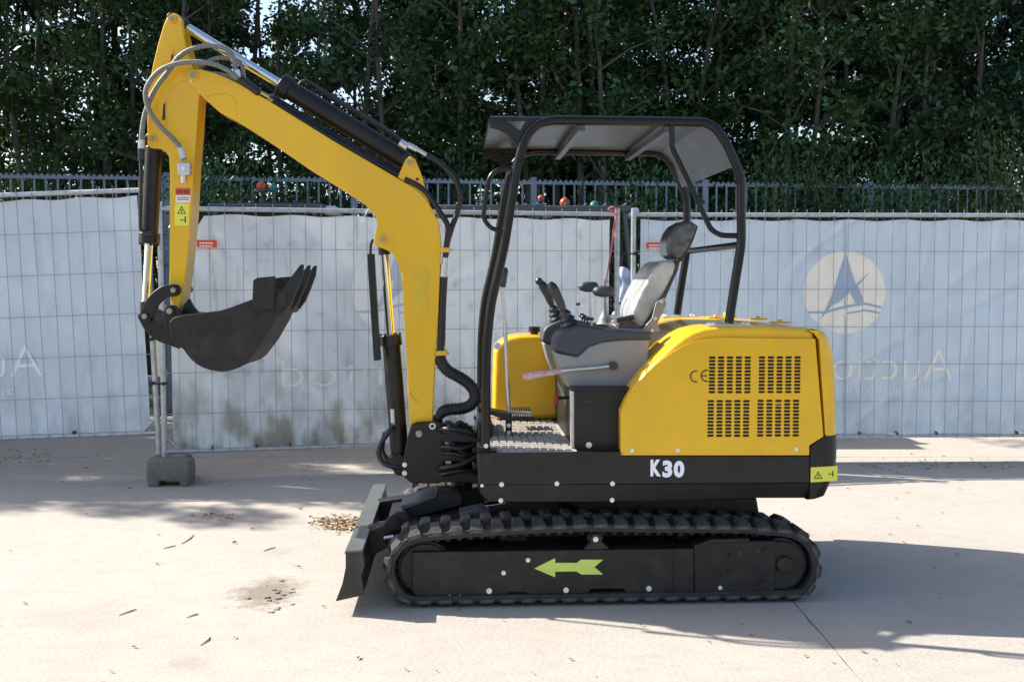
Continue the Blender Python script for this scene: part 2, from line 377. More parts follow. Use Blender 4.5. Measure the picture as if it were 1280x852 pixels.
# ---- undercarriage
def track_path(Y0):
    cl = E.p(530, 713, 0); cr = E.p(977.5, 709, 0); s = 4.66 / F_PX; rl = 46 * s; rr = 48.5 * s
    top = [E.p(u, v, 0) for u, v in ((600, 662), (672, 658), (745, 655.5), (810, 657), (880, 657.5), (930, 658))]
    pts = []
    for k in range(13):
        a = math.pi * 1.5 - math.pi * .97 * k / 12; pts.append((cl.x + rl * math.cos(a), cl.z + rl * math.sin(a)))
    pts += [(p.x, p.z) for p in top]
    for k in range(13):
        a = math.pi * .47 - math.pi * .97 * k / 12; pts.append((cr.x + rr * math.cos(a), cr.z + rr * math.sin(a)))
    zb = .026; pts = [(x, max(z, zb)) for x, z in pts]
    nb = 20
    x1, x0 = pts[-1][0], pts[0][0]
    pts += [(x1 + (x0 - x1) * i / nb, zb) for i in range(1, nb)]
    # resample evenly
    P = [Vector((x, 0, z)) for x, z in pts]; P.append(P[0]); L = [0]
    for a, b in zip(P, P[1:]): L.append(L[-1] + (b - a).length)
    return P, L
TP, TL = track_path(0)
def tp_at(d):
    d %= TL[-1]
    for i in range(len(TL) - 1):
        if TL[i + 1] >= d:
            t = (d - TL[i]) / max(1e-9, TL[i + 1] - TL[i]); return TP[i].lerp(TP[i + 1], t)
    return TP[-1]
N = 92
cen = Vector((sum(p.x for p in TP) / len(TP), 0, sum(p.z for p in TP) / len(TP)))
def tp_frame(d):
    p = tp_at(d); t = (tp_at(d + .03) - tp_at(d - .03)).normalized(); n = Vector((-t.z, 0, t.x))
    return p, t, n                                   # path runs clockwise from below: n points outwards
def lug_mesh():
    b = MB(); s = .034; h = .023; w_ = .135
    # near-end tapered lug, local x along travel, z outwards, y across
    lo = [(-s, -.005, -.012), (s, -.005, -.012), (s, w_, -.006), (-s, w_, -.006)]
    mid = [(-s * .92, -.004, .004), (s * .92, -.004, .004), (s * .9, w_, 0), (-s * .9, w_, 0)]
    hi = [(-s * .52, .024, h), (s * .62, .024, h), (s * .40, w_ - .004, h), (-s * .70, w_ - .004, h)]
    b.loft([lo, mid, hi])
    for k in (-.010, .0, .010): b.add([(k + .014 + i * .0035, -.006 + j * .024, .0 + j * (h - .002)) for i in (0, 1) for j in (0, 1)] + [(k + .014 + i * .0035, -.002 + j * .027, .0 + j * (h - .002)) for i in (0, 1) for j in (0, 1)], [(0, 1, 3, 2), (0, 4, 5, 1), (2, 3, 7, 6)])
    return b.mesh('tread_lug', M['lug'], 25)
lugme = lug_mesh()
def make_track(y0):
    W_ = .28; b = MB(); th = .030
    rings = []
    for i in range(N):
        p, t, n = tp_frame(TL[-1] * i / N)
        q = p - n * th
        rings.append([(p.x, y0, p.z), (p.x, y0 + W_, p.z), (q.x, y0 + W_, q.z), (q.x, y0 + W_ - .0, q.z), (q.x, y0, q.z), ((p.x + q.x) / 2, y0 - .004, (p.z + q.z) / 2)])
    v = [c for r in rings for c in r]; f = []
    for i in range(N):
        for k in range(6): a = i * 6 + k; c = i * 6 + (k + 1) % 6; d = ((i + 1) % N) * 6; f.append((a, c, d + (k + 1) % 6, d + k))
    b.add(v, f); tr = b.build('rubber_track', M['rubber'], ex, smooth=50)
    nl = 46; Lp = TL[-1] / nl
    for i in range(nl):
        for side in (0, 1):
            d = (i + side * .5) * Lp; p, t, n = tp_frame(d)
            o = inst('tread_lug', lugme, tr)
            yy = Vector((0, 1, 0)) if side == 0 else Vector((0, -1, 0)); xx = yy.cross(n)
            m = Matrix((xx, yy, n)).transposed().to_4x4()
            m.translation = p + Vector((0, y0 if side == 0 else y0 + W_, 0)); o.matrix_local = m
    # inner drive blocks: 84 small ones
    ib = MB()
    for i in range(84):
        p, t, n = tp_frame(TL[-1] * i / 84); q = p - n * th
        a = q - t * .013; c = q + t * .013; d1 = -n * .030
        for (ya, yb) in ((y0 + .075, y0 + .125), (y0 + .155, y0 + .205)):
            ib.add([(a.x, ya, a.z), (c.x, ya, c.z), ((c + d1).x - t.x * .004, ya, (c + d1).z - t.z * .004), ((a + d1).x + t.x * .004, ya, (a + d1).z + t.z * .004)] +
                   [(a.x, yb, a.z), (c.x, yb, c.z), ((c + d1).x, yb, (c + d1).z), ((a + d1).x, yb, (a + d1).z)],
                   [(0, 1, 2, 3), (7, 6, 5, 4), (0, 3, 7, 4), (1, 5, 6, 2), (2, 6, 7, 3)])
    tag(ib.build('drive_block', M['rubber'], tr, smooth=0), kind='stuff')
    return tr
for y0 in (0., 1.08): make_track(y0)
def under(y0, sgn):
    """track frame, wheels; sgn +1: outer face at y0 (near), -1: outer face at y0+.28 (far)"""
    Y = lambda t: y0 + t if sgn > 0 else y0 + .28 - t
    ref = 0
    def pr(name, pts, a, b_, m, parent=ex, bevel=.004, holes=()):
        q = E.xz(pts, .02); ya, yb = sorted((Y(a), Y(b_)))
        return MB().prism(q, ya, yb, [E.xz(h, .02) for h in holes]).build(name, m, parent, bevel)
    fr = pr('track_frame', [(515, 690), (560, 689), (868, 685), (868, 741), (785, 741), (778, 735.5), (740, 736), (732, 742), (664, 743), (657, 740), (638, 740), (628, 745), (522, 746), (515, 738)], .018, .25, M['dull'])
    pr('weld_strip', [(842, 685.5), (846, 685.5), (846, 741), (842, 741)], .0145, .018, M['dull'], fr, 0)
    rp = pr('motor_guard', [(868, 684), (888, 676.5), (969, 674.5), (966, 741), (868, 741.5)], .006, .10, M['dull'])
    pr('top_flange', [(866, 681), (888, 672.5), (935, 671.5), (935, 675), (888, 676.8), (868, 684.4)], .0, .14, M['dull'], rp, 0.)
    # roller bracket + top roller
    rb = pr('roller_bracket', [(729, 687), (741, 674), (749, 674), (763, 686)], .022, .05, M['dull'])
    c = E.p(744.5, 673, .03)
    MB().cyl((c.x, Y(.045), c.z), (c.x, Y(.20), c.z), .036, seg=24).cyl((c.x, Y(.02), c.z), (c.x, Y(.045), c.z), .026, seg=20).build('top_roller', M['dull'], ex)
    # idler (left) and sprocket (right)
    ci = E.p(531, 714, 0)
    MB().cyl((ci.x, Y(.06), ci.z), (ci.x, Y(.22), ci.z), .128, seg=48).cyl((ci.x, Y(.045), ci.z), (ci.x, Y(.06), ci.z), .116, .112, seg=48).build('idler_wheel', M['dull'], ex, .004)
    cs = E.p(978, 707.5, 0); b = MB()
    out = []
    for k in range(22 * 4):
        a = 2 * math.pi * k / 88; rr = (.139, .139, .122, .122)[k % 4]; out.append((cs.x + rr * math.cos(a), cs.z + rr * math.sin(a)))
    ya, yb = sorted((Y(.12), Y(.16))); b.prism(out, ya, yb)
    sp = b.build('drive_sprocket', M['dull'], ex)
    b = MB(); b.cyl((cs.x, Y(.035), cs.z), (cs.x, Y(.12), cs.z), .126, seg=44); b.cyl((cs.x, Y(.02), cs.z), (cs.x, Y(.035), cs.z), .112, seg=44)
    ch = E.p(982, 706, 0); b.cyl((ch.x, Y(-.005), ch.z), (ch.x, Y(.02), ch.z), .036, .042, seg=28).build('final_drive', M['dull'], ex, .003)
    for k in range(9):
        a = k * 2 * math.pi / 9 + .2; q = (cs.x + .092 * math.cos(a), Y(.02), cs.z + .092 * math.sin(a)); inst('bolt', bolt_dk, ch_parent, q, (0, 0, 0 if sgn > 0 else math.pi), (.7, .6, .7)) if False else None
    # bottom rollers
    for u in (590, 655, 720, 800, 860, 915):
        q = E.p(u, 741, 0); MB().cyl((q.x, Y(.05), q.z), (q.x, Y(.22), q.z), .042, seg=24).build('bottom_roller', M['dull'], ex)
    return fr, rp
fr, rp = under(0., 1); under(1.08, -1)
for u, v, s in ((660, 699.5, .8), (629.5, 715.5, .8), (611.5, 738, 1.), (707.5, 737, 1.), (811, 735, 1.)): bolt(u, v, .018, fr, s=s)
bolt(744.5, 673.5, .02, fr, s=.95)
for u, v in ((914, 694.5), (912, 714.5), (957, 687.5), (953, 728)): bolt(u, v, .0058, rp, bolt_dk, s=1.2); bolt(u, v, .0045, rp, s=.55)
for u, v in ((925, 691), (921, 720), (903, 735), (948, 688)):
    q = E.p(u, v, .0058); MB().cyl(q, q - Vector((0, .0012, 0)), .013, seg=16).build('hole', M['print_black'], rp)
bolt(900, 734, .006, rp, s=.75)
for u, v in ((575, 743.5), (586, 743.7), (562, 743.5)): bolt(u, v, .018, fr, s=.3)
pl('direction_arrow', [(668, 710), (694, 697), (694, 703), (721, 703), (726.5, 699), (754, 699), (743, 708.3), (754, 717.5), (727, 717.5), (720, 713.5), (694, 714), (694, 721)], .0155, .0175, M['arrow'])
# centre frame + swing bearing
b = MB(); q0 = E.p(610, 690, .3); q1 = E.p(940, 640, .3)
b.box(q0.x, q1.x, .28, 1.08, .20, .36); b.build('centre_frame', M['dull'], ex, .01)
for u in (640, 860):
    q = E.p(u, 690, .3); MB().box(q.x - .07, q.x + .07, .2, 1.16, .14, .30).build('cross_beam', M['dull'], ex, .01)
sc = E.p(785, 640, .68)
b = MB(); b.cyl((sc.x, .68, .36), (sc.x, .68, .455), .36, seg=56); b.cyl((sc.x, .68, .40), (sc.x, .68, .43), .385, seg=56); b.build('swing_bearing', M['dull'], ex)
pl('rear_belly_block', [(800, 622), (946, 622), (950, 646), (940, 652), (800, 652)], .30, 1.05, M['dull'], bevel=.008)
# ---- dozer blade
bp_ = [(433, 691), (452, 690), (453.5, 700), (455, 706), (451.5, 719), (452, 730), (454.5, 743), (420.5, 750.5), (428, 730), (432, 710)]
bf = E.xz(bp_, -.06)
bl = MB().prism(bf, -.06, 1.42).build('dozer_blade', M['blade'], ex, .004)
pl('end_plate', [(432, 690), (453.5, 689.5), (455.5, 706), (451.5, 720), (455.5, 743), (419.5, 751), (428, 729), (432, 709)], -.068, -.058, M['blade'], bl)
pl('top_flange', [(431, 691.5), (431.5, 687.5), (453.5, 686.5), (454, 690.5)], -.068, 1.425, M['flange'], bl, .002, ref=-.06)
def beam(name, a, b_, y0, y1, h0, h1, m=M['black'], parent=ex):
    A = E.p(*a, .3); B = E.p(*b_, .3)
    v = []
    for y in (y0, y1): v += [(A.x, y, A.z - h0 / 2), (B.x, y, B.z - h1 / 2), (B.x, y, B.z + h1 / 2), (A.x, y, A.z + h0 / 2)]
    return MB().add(v, [(0, 1, 2, 3), (7, 6, 5, 4), (0, 4, 5, 1), (1, 5, 6, 2), (2, 6, 7, 3), (3, 7, 4, 0)]).build(name, m, parent, .006)
for y in (.33, .93): beam('blade_arm', (458, 676), (640, 650), y, y + .09, .11, .12)
beam('blade_cross_tube', (480, 672), (505, 668), .30, 1.05, .07, .07)
ba = pl('blade_lug', [(457, 690), (459, 664), (478, 657), (486, 646), (497, 640), (508, 640), (513, 648), (512, 660), (498, 676), (470, 692)], .30, .34, M['black'], bevel=.004)
pin(495, 651, .30, .019, ba, m=M['dull'], ring='dull')
cc = pl('cylinder_guard', [(503, 634), (538, 622), (575, 615), (578, 630), (545, 640), (505, 649)], .42, .62, M['black'], bevel=.005)
pl('guard_lid', [(500, 632), (542, 618.5), (546, 621), (503, 638)], .40, .64, M['roofgrey'], cc, .004)
bc = E.p(500, 652, .52); bd = E.p(632, 628, .52)
MB().cyl((bc.x, .52, bc.z), bc.lerp(bd, .7), .035, seg=20).build('blade_cylinder', M['black'], ex)
MB().cyl(bc.lerp(bd, .7), bd, .018, seg=16).build('blade_cylinder_rod', M['chrome'], ex)
pl('step_plate', [(574, 641), (600, 636), (612, 640), (612, 645), (574, 646)], .28, .40, M['roofgrey'], bevel=.003)
q = E.p(480, 672, .22); MB().cyl(q, E.p(492, 670, .22), .008, seg=10).build('grease_nipple', M['steel'], ex)

# ---- upper structure: skirt, deck, hood
YN, YF = .015, 1.345
sk = pl('body_skirt', [(598, 567), (1013, 569.5), (1013, 604), (598, 606)], YN, YF, M['black'], bevel=.006)
lo = MB(); a = E.xz([(598, 606), (1013, 604), (1013, 623.5), (946, 623.5), (740, 628), (611, 628), (602, 618)], YN + .002)
b_ = [(x, z) for x, z in a]
ring0 = [(x, YN + .002, z) for x, z in a]
nn = [(x, YN + (.030 if i >= 2 else .002), z) for i, (x, z) in enumerate(a)]
fr_ = [(x, YF - (.030 if i >= 2 else .002), z) for i, (x, z) in enumerate(a)]
lo.loft([nn, fr_]).build('belly_plate', M['black'], sk, smooth=20)
for u, v, y in ((627, 605, 0), (696, 604, 0), (765.5, 604, 0), (626, 625, 1), (765, 624.5, 1)): bolt(u, v, YN - .001 if not y else YN + .022, sk, s=.85)
bolt(602.5, 606.5, YN - .001, sk, s=.6)
ky = lambda x, z: YN - .0025
def t_on(name, s, u0, u1, v0, v1, y, m, parent, offset=0.):
    A = E.p(u0, v1, y); B = E.p(u1, v0, y); return text_on(name, s, A.x, B.x, A.z, B.z, lambda x, z: y, m, parent, offset)
# K30: heavy condensed figures, one mesh each
t_on('model_letter', 'K', 813, 826.5, 574, 595, YN - .002, M['white'], sk, .055)
t_on('model_letter', '3', 828, 840.5, 575, 596.5, YN - .002, M['white'], sk, .055)
t_on('model_letter', '0', 842, 855.5, 575.5, 596.5, YN - .002, M['white'], sk, .055)
# counterweight with rounded corner
def round_end(px_profile, y0, y1, xr, rad, name, m, parent=None):
    pass
cwp = E.xz([(1013, 557), (1031, 546), (1050, 543), (1050, 590), (1037, 621), (1030, 623.5), (1013, 623.5)], YN - .004)
def plan_loft(levels, y0, y1, rad, x_left, name, m, parent=None, seg=7):
    """levels: (z, x_right); plan = box from x_left to x_right with rounded right corners"""
    rings = []
    for z, xr, xl in levels:
        r = [(xl, y0, z)]
        for k in range(seg + 1):
            a = -math.pi / 2 + math.pi / 2 * k / seg; r.append((xr - rad + rad * math.cos(a), y0 + rad + rad * math.sin(a), z))
        for k in range(seg + 1):
            a = math.pi / 2 * k / seg; r.append((xr - rad + rad * math.cos(a), y1 - rad + rad * math.sin(a), z))
        r.append((xl, y1, z)); rings.append(r)
    return MB().loft(rings).build(name, m, parent or ex, 0, 40)
def Z(v, y=YN): return E.p(1030, v, y).z
def X(u, y=YN): return E.p(u, 560, y).x
cw = plan_loft([(Z(623.5), X(1029), X(1013)), (Z(621), X(1037), X(1013)), (Z(590), X(1051), X(1013)), (Z(569.5), X(1051.5), X(1013)), (Z(558), X(1051.5), X(1013)), (Z(544.5), X(1051), X(1031.5))], YN - .003, YF, .075, 0, 'counterweight', M['black'])
rc = plan_loft([(Z(546.6), X(1050), X(1031.8)), (Z(520), X(1049.2), X(1029.6)), (Z(470), X(1047), X(1025.4)), (Z(440), X(1044), X(1022.9)), (Z(424), X(1039.5), X(1021.6)), (Z(416), X(1033), X(1021)), (Z(412.5), X(1026), X(1020.8))], YN + .0, YF, .07, 0, 'rear_cover', M['yellow'])
rc.modifiers.new('bevel', 'BEVEL').width = .006
hood_px = [(777, 569), (777, 514), (783, 500), (790.5, 487), (799, 475.5), (808, 465), (818, 454), (830, 443), (843, 431), (856, 421), (868, 414.5), (882, 410.5), (900, 408.5), (960, 408), (1018.6, 411), (1030.4, 546), (1012, 557), (1012, 569)]
hd = pl('engine_hood', hood_px, YN + .012, YF, M['yellow'], ref=YN, bevel=.032)
hd.modifiers['bevel'].segments = 5; hd.modifiers['bevel'].angle_limit = R(60)
# side panel with real slots
slots = []
for gx, gy in ((886.3, 446.8), (948.5, 446.6), (884.5, 501.2), (946.7, 500.8)):
    for r_ in range(11):
        for c_ in range(5):
            cx = gx + 4.1 + 11.1 * c_ - (r_ * .05); cy = gy + 4.3 * r_; a, h = 3.3, 1.6
            slots.append([(cx - a, cy - h), (cx + a, cy - h), (cx + a + 1.1, cy), (cx + a, cy + h), (cx - a, cy + h), (cx - a - 1.1, cy)])
panel_px = [(776, 568.6), (776, 514.5), (783, 501.5), (790.5, 489), (799, 477.5), (808, 467.5), (818, 457), (828, 449), (840, 440.5), (852, 433.5), (866, 427), (882, 423.5), (900, 422), (1019, 423.5), (1029.2, 545.2), (1011.4, 556.5), (1011.4, 568.6)]
sp_ = pl('side_panel', panel_px, YN - .003, YN + .007, M['yellow'], holes=slots)
pl('dark_slot_backing', [(880, 441), (1006, 441), (1006, 550), (880, 550)], YN + .0095, YN + .0115, M['print_black'], sp_)  # added black sheet standing in for the shade inside the slots
for u, v in ((790, 562.6), (847, 562.3), (995, 561)): bolt(u, v, YN - .003, sp_, s=.75)
# CE mark as two rings and a bar
def arc_mark(cu, cv, r, w_, y, parent, bar=False):
    b = MB(); o = []; i_ = []
    for k in range(15):
        a = math.radians(75) + math.radians(210) * k / 14
        o.append((cu + r * math.cos(a), cv - r * math.sin(a))); i_.append((cu + (r - w_) * math.cos(a), cv - (r - w_) * math.sin(a)))
    b.prism(E.xz(o + i_[::-1], y), y, y + .0012)
    if bar: b.prism(E.xz([(cu - r + w_, cv - w_ / 2), (cu + .4, cv - w_ / 2), (cu + .4, cv + w_ / 2), (cu - r + w_, cv + w_ / 2)], y), y, y + .0012)
    b.build('conformity_mark', M['print_brown'], parent, smooth=0)
arc_mark(870, 470.3, 7.8, 1.9, YN - .0045, sp_); arc_mark(883.3, 469.5, 7.8, 1.9, YN - .0045, sp_, True)
# hood top: hinge plates, catches, vents
for u, y, w_ in ((905, .10, .07), (862, 1.22, .07)):
    pass
def ztop(): return E.p(960, 408, YN).z
ZT = ztop()
b = MB(); q = E.p(912, 404, .10); b.box(q.x - .10, q.x + .10, .06, .17, ZT, ZT + .006); b.build('mount_plate', M['steel'], hd)
b = MB(); b.box(q.x - .10, q.x + .10, 1.15, 1.26, ZT, ZT + .006); b.build('mount_plate', M['steel'], hd)
for dx in (-.08, .08):
    for y in (.08, .15, 1.17, 1.24): inst('bolt', bolt_me, hd, (q.x + dx, y, ZT + .006), (R(-90), 0, 0))
for (dx, y) in ((.28, .35), (.30, .80), (.12, 1.0)):
    MB().box(q.x + dx, q.x + dx + .09, y, y + .05, ZT, ZT + .008).cyl((q.x + dx + .045, y + .025, ZT), (q.x + dx + .045, y + .025, ZT + .018), .012).build('hood_catch', M['yellow'], hd, .003)
for (dx, y0, y1) in ((.16, .22, 1.2),): MB().box(q.x + dx, q.x + dx + .004, y0, y1, ZT + .0, ZT + .002).build('hood_seam', M['print_black'], hd)
MB().cyl((q.x + .26, 1.08, ZT), (q.x + .26, 1.08, ZT + .03), .035, seg=20).build('filler_cap', M['bright'], hd)
# decals
def decal(name, poly, y, m, parent, th=.0012): return pl(name, poly, y - th, y, m, parent, smooth=0)
d = decal('warning_label', [(1013.5, 584), (1047, 582), (1046.5, 600.5), (1013.3, 602.5)], YN - .0035, M['decal'], cw)
def tri_mark(cu, cv, s, y, parent):
    o = [(cu, cv - s), (cu + s, cv + s * .75), (cu - s, cv + s * .75)]; k = .72; cc_ = (cu, cv + s * .17)
    i_ = [(cc_[0] + (a - cc_[0]) * k, cc_[1] + (b - cc_[1]) * k) for a, b in o]
    MB().prism(E.xz(o, y), y - .0008, y, [E.xz(i_, y)]).prism(E.xz([(cu - .8, cv - s * .2), (cu + .8, cv - s * .2), (cu + .4, cv + s * .3), (cu - .4, cv + s * .3)], y), y - .0008, y).prism(E.xz([(cu - .7, cv + s * .38), (cu + .7, cv + s * .38), (cu + .7, cv + s * .52), (cu - .7, cv + s * .52)], y), y - .0008, y).build('warning_symbol', M['print_black'], parent, smooth=0)
def man_mark(cu, cv, s, y, parent, arrow=True):
    b = MB(); b.prism(E.xz([(cu - .9 * s, cv - 2.2 * s), (cu + .9 * s, cv - 2.2 * s), (cu + 1 * s, cv + 1 * s), (cu + .5 * s, cv + 4 * s), (cu - .5 * s, cv + 4 * s), (cu - 1 * s, cv + 1 * s)], y), y - .0008, y)
    b.prism(E.xz([(cu + 1.1 * s * math.cos(t), cv - 3.6 * s + 1.1 * s * math.sin(t)) for t in [k * math.pi / 4 for k in range(8)]], y), y - .0008, y)
    b.prism(E.xz([(cu - 7 * s, cv), (cu - 5 * s, cv - 1.2 * s), (cu - 5 * s, cv - .4 * s), (cu - 3.4 * s, cv - .4 * s), (cu - 3.4 * s, cv - 1.2 * s), (cu - 1.6 * s, cv), (cu - 3.4 * s, cv + 1.2 * s), (cu - 3.4 * s, cv + .4 * s), (cu - 5 * s, cv + .4 * s), (cu - 5 * s, cv + 1.2 * s)], y), y - .0008, y)
    b.build('keep_clear_symbol', M['print_black'], parent, smooth=0)
tri_mark(1022.5, 594, 5.5, YN - .0048, cw); man_mark(1041, 592, .9, YN - .0048, cw)
# deck
ZD = E.p(650, 566, .03).z
b = MB(); xa, xb = E.p(599, 566, .03).x, E.p(778, 566, .03).x
b.box(xa, xb, .02, 1.34, ZD - .07, ZD - .004).build('cab_floor', M['black'], ex, .004)
MB().box(xa + .02, E.p(722, 566, .03).x, .05, 1.30, ZD - .004, ZD + .003).build('floor_mat', M['deck'], ex)
b = MB(); x = xa + .035; i = 0
while x < E.p(718, 566, .03).x - .03:
    for j in range(22):
        y = .07 + j * .055 + (i % 2) * .0
        b.box(x, x + .027, y, y + .030, ZD + .003, ZD + .0105)
    x += .036; i += 1
tag(b.build('mat_rib', M['deck'], ex, smooth=0), kind='stuff')
MB().box(xa, xb, .012, .022, ZD - .03, ZD + .004).build('floor_edge', M['black'], ex)
# fuel tank on the far side
tk = pl('fuel_tank', [(616, 524), (618, 442), (620, 434), (626, 427), (636, 421.5), (650, 419), (690, 419), (700, 424), (703, 470), (703, 524)], 1.06, 1.33, M['yellow'], bevel=.03)
tk.modifiers['bevel'].segments = 4
c = E.p(668, 418, 1.19); MB().cyl((c.x, 1.19, c.z - .01), (c.x, 1.19, c.z + .015), .022).cyl((c.x, 1.19, c.z + .015), (c.x, 1.19, c.z + .045), .033, seg=12).build('fuel_cap', M['dull'], tk)
c = E.p(622, 432, 1.06); MB().cyl(c, c - Vector((0, .02, 0)), .02).build('tank_knob', M['dwhite'], tk)
# seat box
sb = pl('seat_box', [(718, 488), (800, 488), (800, 566), (718, 566)], .10, 1.15, M['black'], bevel=.004)
bolt(736, 556, .10, sb, s=1.1)
pl('latch_slot', [(732.5, 500), (738, 500), (738, 502.5), (732.5, 502.5)], .097, .0995, M['print_black'], sb)
pl('box_lid', [(715, 484.5), (800, 484.5), (800, 489), (715, 489)], .09, 1.16, M['black'], bevel=.003)
pl('seat_rail', [(712.5, 488), (718, 488), (718, 560), (714, 560)], .12, .16, M['steel'], sb, .002)
pl('seat_rail', [(700, 486), (704, 486), (708, 556), (703, 556)], .85, .9, M['steel'], sb, .002)
pl('brace_strap', [(697, 478), (703, 483), (716, 520), (713, 525)], .5, .53, M['steel'], sb, .002)
pl('red_handle', [(693, 495.5), (699, 494), (697.5, 506), (691.5, 508)], .30, .33, M['red'], bevel=.004)
pipe('red_handle_arm', [(698, 497.5), (706, 497), (716, 496)], .315, .008, M['black'])
# side consoles: grey body with charcoal cap
def console(y0, y1, dv=0):
    body = [(693.5, 440), (722, 446), (735, 433), (752, 427), (780, 424), (812, 424), (811, 458), (797.5, 480), (789, 485.5), (716, 486), (708, 482), (700, 464)]
    cap = [(692, 438), (694, 424), (698, 417), (706, 413), (722, 406), (740, 408), (766, 412), (814, 414), (815.5, 424.5), (780, 424.8), (752, 427.8), (735.5, 434), (723, 446)]
    o = empty('control_console'); o.parent = ex
    A = MB().prism(E.xz(body, .2), y0, y1).build('console_body', M['grey'], o, .012); A.modifiers['bevel'].segments = 4; A.modifiers['bevel'].angle_limit = R(50)
    B = MB().prism(E.xz(cap, .2), y0 - .006, y1 + .006).build('console_cap', M['charcoal'], o, .012); B.modifiers['bevel'].segments = 3; B.modifiers['bevel'].angle_limit = R(50)
    return o
con = console(.20, .40); con2 = console(.90, 1.08)
def joystick(y, base, top, parent, ball=False):
    o = empty('joystick'); o.parent = ex
    bq = E.p(*base, .30); tq = E.p(*top, .30); bq.y = tq.y = y; d = (tq - bq); b = MB()
    n = 17; b.tube([bq.lerp(tq, .42 * k / (n - 1)) for k in range(n)], 0, 18, rf=lambda i: (.050 - .028 * i / (n - 1)) * (1.12 if i % 4 in (1, 2) else .92))
    b.build('rubber_boot', M['knob'], o, smooth=50)
    n = 9; prof = [.013, .017, .020, .021, .021, .023, .025, .023, .012]
    tip = [bq.lerp(tq, .38 + .62 * k / (n - 1)) + Vector((-.014 * (k / (n - 1)) ** 2, 0, 0)) for k in range(n)]
    b = MB().tube(tip, prof, 14)
    if ball: b.ball(tip[-1] + Vector((-.008, 0, .0)), .021)
    b.build('grip', M['knob'], o, smooth=60)
joystick(.27, (714, 413), (690, 353), ex); joystick(.98, (716, 413), (693, 352), ex, True)
q = E.p(714, 413, .3)
def armrest(y, u0, u1, v0, v1, upost, vbot, ref):
    o = empty('armrest'); o.parent = ex; A = E.p(u0, v1, ref); B = E.p(u1, v0, ref); b = MB(); rings = []
    n = 9
    for k in range(n):
        t = k / (n - 1); x = A.x + (B.x - A.x) * t; s = (1 - abs(2 * t - 1) ** 4) ** .5 * .93 + .07; zc = (A.z + B.z) / 2 + .008; h = (B.z - A.z) / 2 * s * (1.15 if t > .35 else 1.0)
        rings.append([(x, y + .038 * s * math.copysign(abs(math.cos(a)) ** .6, math.cos(a)), zc + h * math.copysign(abs(math.sin(a)) ** .6, math.sin(a))) for a in [2 * math.pi * i / 12 for i in range(12)]])
    b.loft(rings).build('pad', M['charcoal'], o, smooth=60)
    p = E.p(upost, v1, ref); p2 = E.p(upost, vbot, ref)
    MB().cyl((p.x, y, p.z + .01), (p.x, y, p2.z), .006, seg=8).build('stem', M['steel'], o)
    MB().cyl((p.x, y, p2.z + .045), (p.x, y, p2.z + .06), .012, seg=8).build('lock_nut', M['knob'], o)
armrest(.36, 740, 769, 360, 372.5, 739.5, 412, .36); armrest(.93, 722, 749, 354.5, 366, 722.8, 392, .93)
# levers cluster between
for u, v, y in ((730, 396, .55), (734, 398, .6), (727, 394, .7)):
    q = E.p(u, v, y); MB().cyl((q.x, y, q.z), (q.x + .01, y, q.z - .08), .004, seg=8).ball((q.x, y, q.z), .014, sc=(1.3, 1, .8)).build('small_lever', M['knob'], ex)
q = E.p(756, 400, .80); b = MB()
b.tube([Vector((q.x, .8, q.z - .02)) + Vector((0, 0, .011)) * k for k in range(22)], 0, 16, rf=lambda i: max(.013, .045 - .0052 * i) * (1.08 if i % 3 == 0 and i < 8 else .96)).build('gaiter', M['grey'], ex, smooth=50)
# seat
def slab_seat(name, pts, y0, y1, m, parent, crown=.02, bev=.02, ref=.55):
    o = MB().prism(E.xz(pts, ref), y0, y1).build(name, m, parent, bev); o.modifiers['bevel'].segments = 5; o.modifiers['bevel'].angle_limit = R(50); return o
st = empty('seat'); st.parent = ex
slab_seat('cushion', [(766, 414), (768, 400), (776, 395), (800, 398), (812, 410), (812, 418)], .45, .87, M['head_wrap'], st)
pipe('cushion_roll', [(771, 401), (784, 398), (792, 396)], .43, .014, M['knob'], st)
bk = slab_seat('backrest', [(791, 401), (790, 392), (793, 382), (800, 366), (809, 350), (818, 336), (825, 328), (832, 325), (842, 326), (846, 330), (842, 342), (830, 366), (818, 385), (808, 402), (802, 410)], .44, .89, M['plastic_wrap'], st, ref=.44)
slab_seat('backrest_shell', [(846, 326), (852, 325), (849, 337), (838, 362), (829, 382), (819, 400), (812, 414), (800, 412), (812, 394), (828, 366), (842, 340)], .46, .87, M['charcoal'], st, bev=.008, ref=.44)
for dv, k in ((0, 0),): pass
slab_seat('headrest', [(836, 319), (833.5, 312), (834, 303), (838, 291), (845, 281.5), (855, 276), (866, 277), (871, 280.5), (872, 284), (866, 300), (859, 313), (851, 325), (845, 325)], .55, .78, M['head_wrap'], st, ref=.55, bev=.03)
slab_seat('headrest_shell', [(870, 280), (873.5, 283), (868, 299), (860, 315), (852, 327), (849, 326), (858, 312), (866, 298)], .56, .77, M['knob'], st, ref=.55, bev=.004)
pl('recliner_bracket', [(820, 378), (831, 372), (833, 380), (822, 404), (826, 414), (800, 416), (806, 408), (815, 398)], .40, .412, M['grey'], st, bevel=.003)
for u, v in ((827, 377), (819, 398), (815, 413)): bolt(u, v, .40, st, me=MB().cyl((0, 0, 0), (0, -.006, 0), .014, seg=14).mesh('bolt', M['steel']), s=.6)
# control lever with wrapped grip
lv = pipe('blade_lever', [(766.5, 457), (740, 460), (698, 463.5)], .185, .0085, M['steel'])
q = E.p(766.5, 457, .185); MB().cyl((q.x, .205, q.z), (q.x, .165, q.z), .020).build('lever_pivot', M['knob'], lv)
pts = [E.p(u, v, .185) for u, v in ((702, 463.5), (693, 465), (684, 466.5), (674, 467.5), (665, 469.5), (658, 470.5), (653, 471))]
MB().tube(pts, [.010, .014, .014, .015, .018, .018, .008], 14).build('lever_grip', M['pink'], lv, smooth=60)
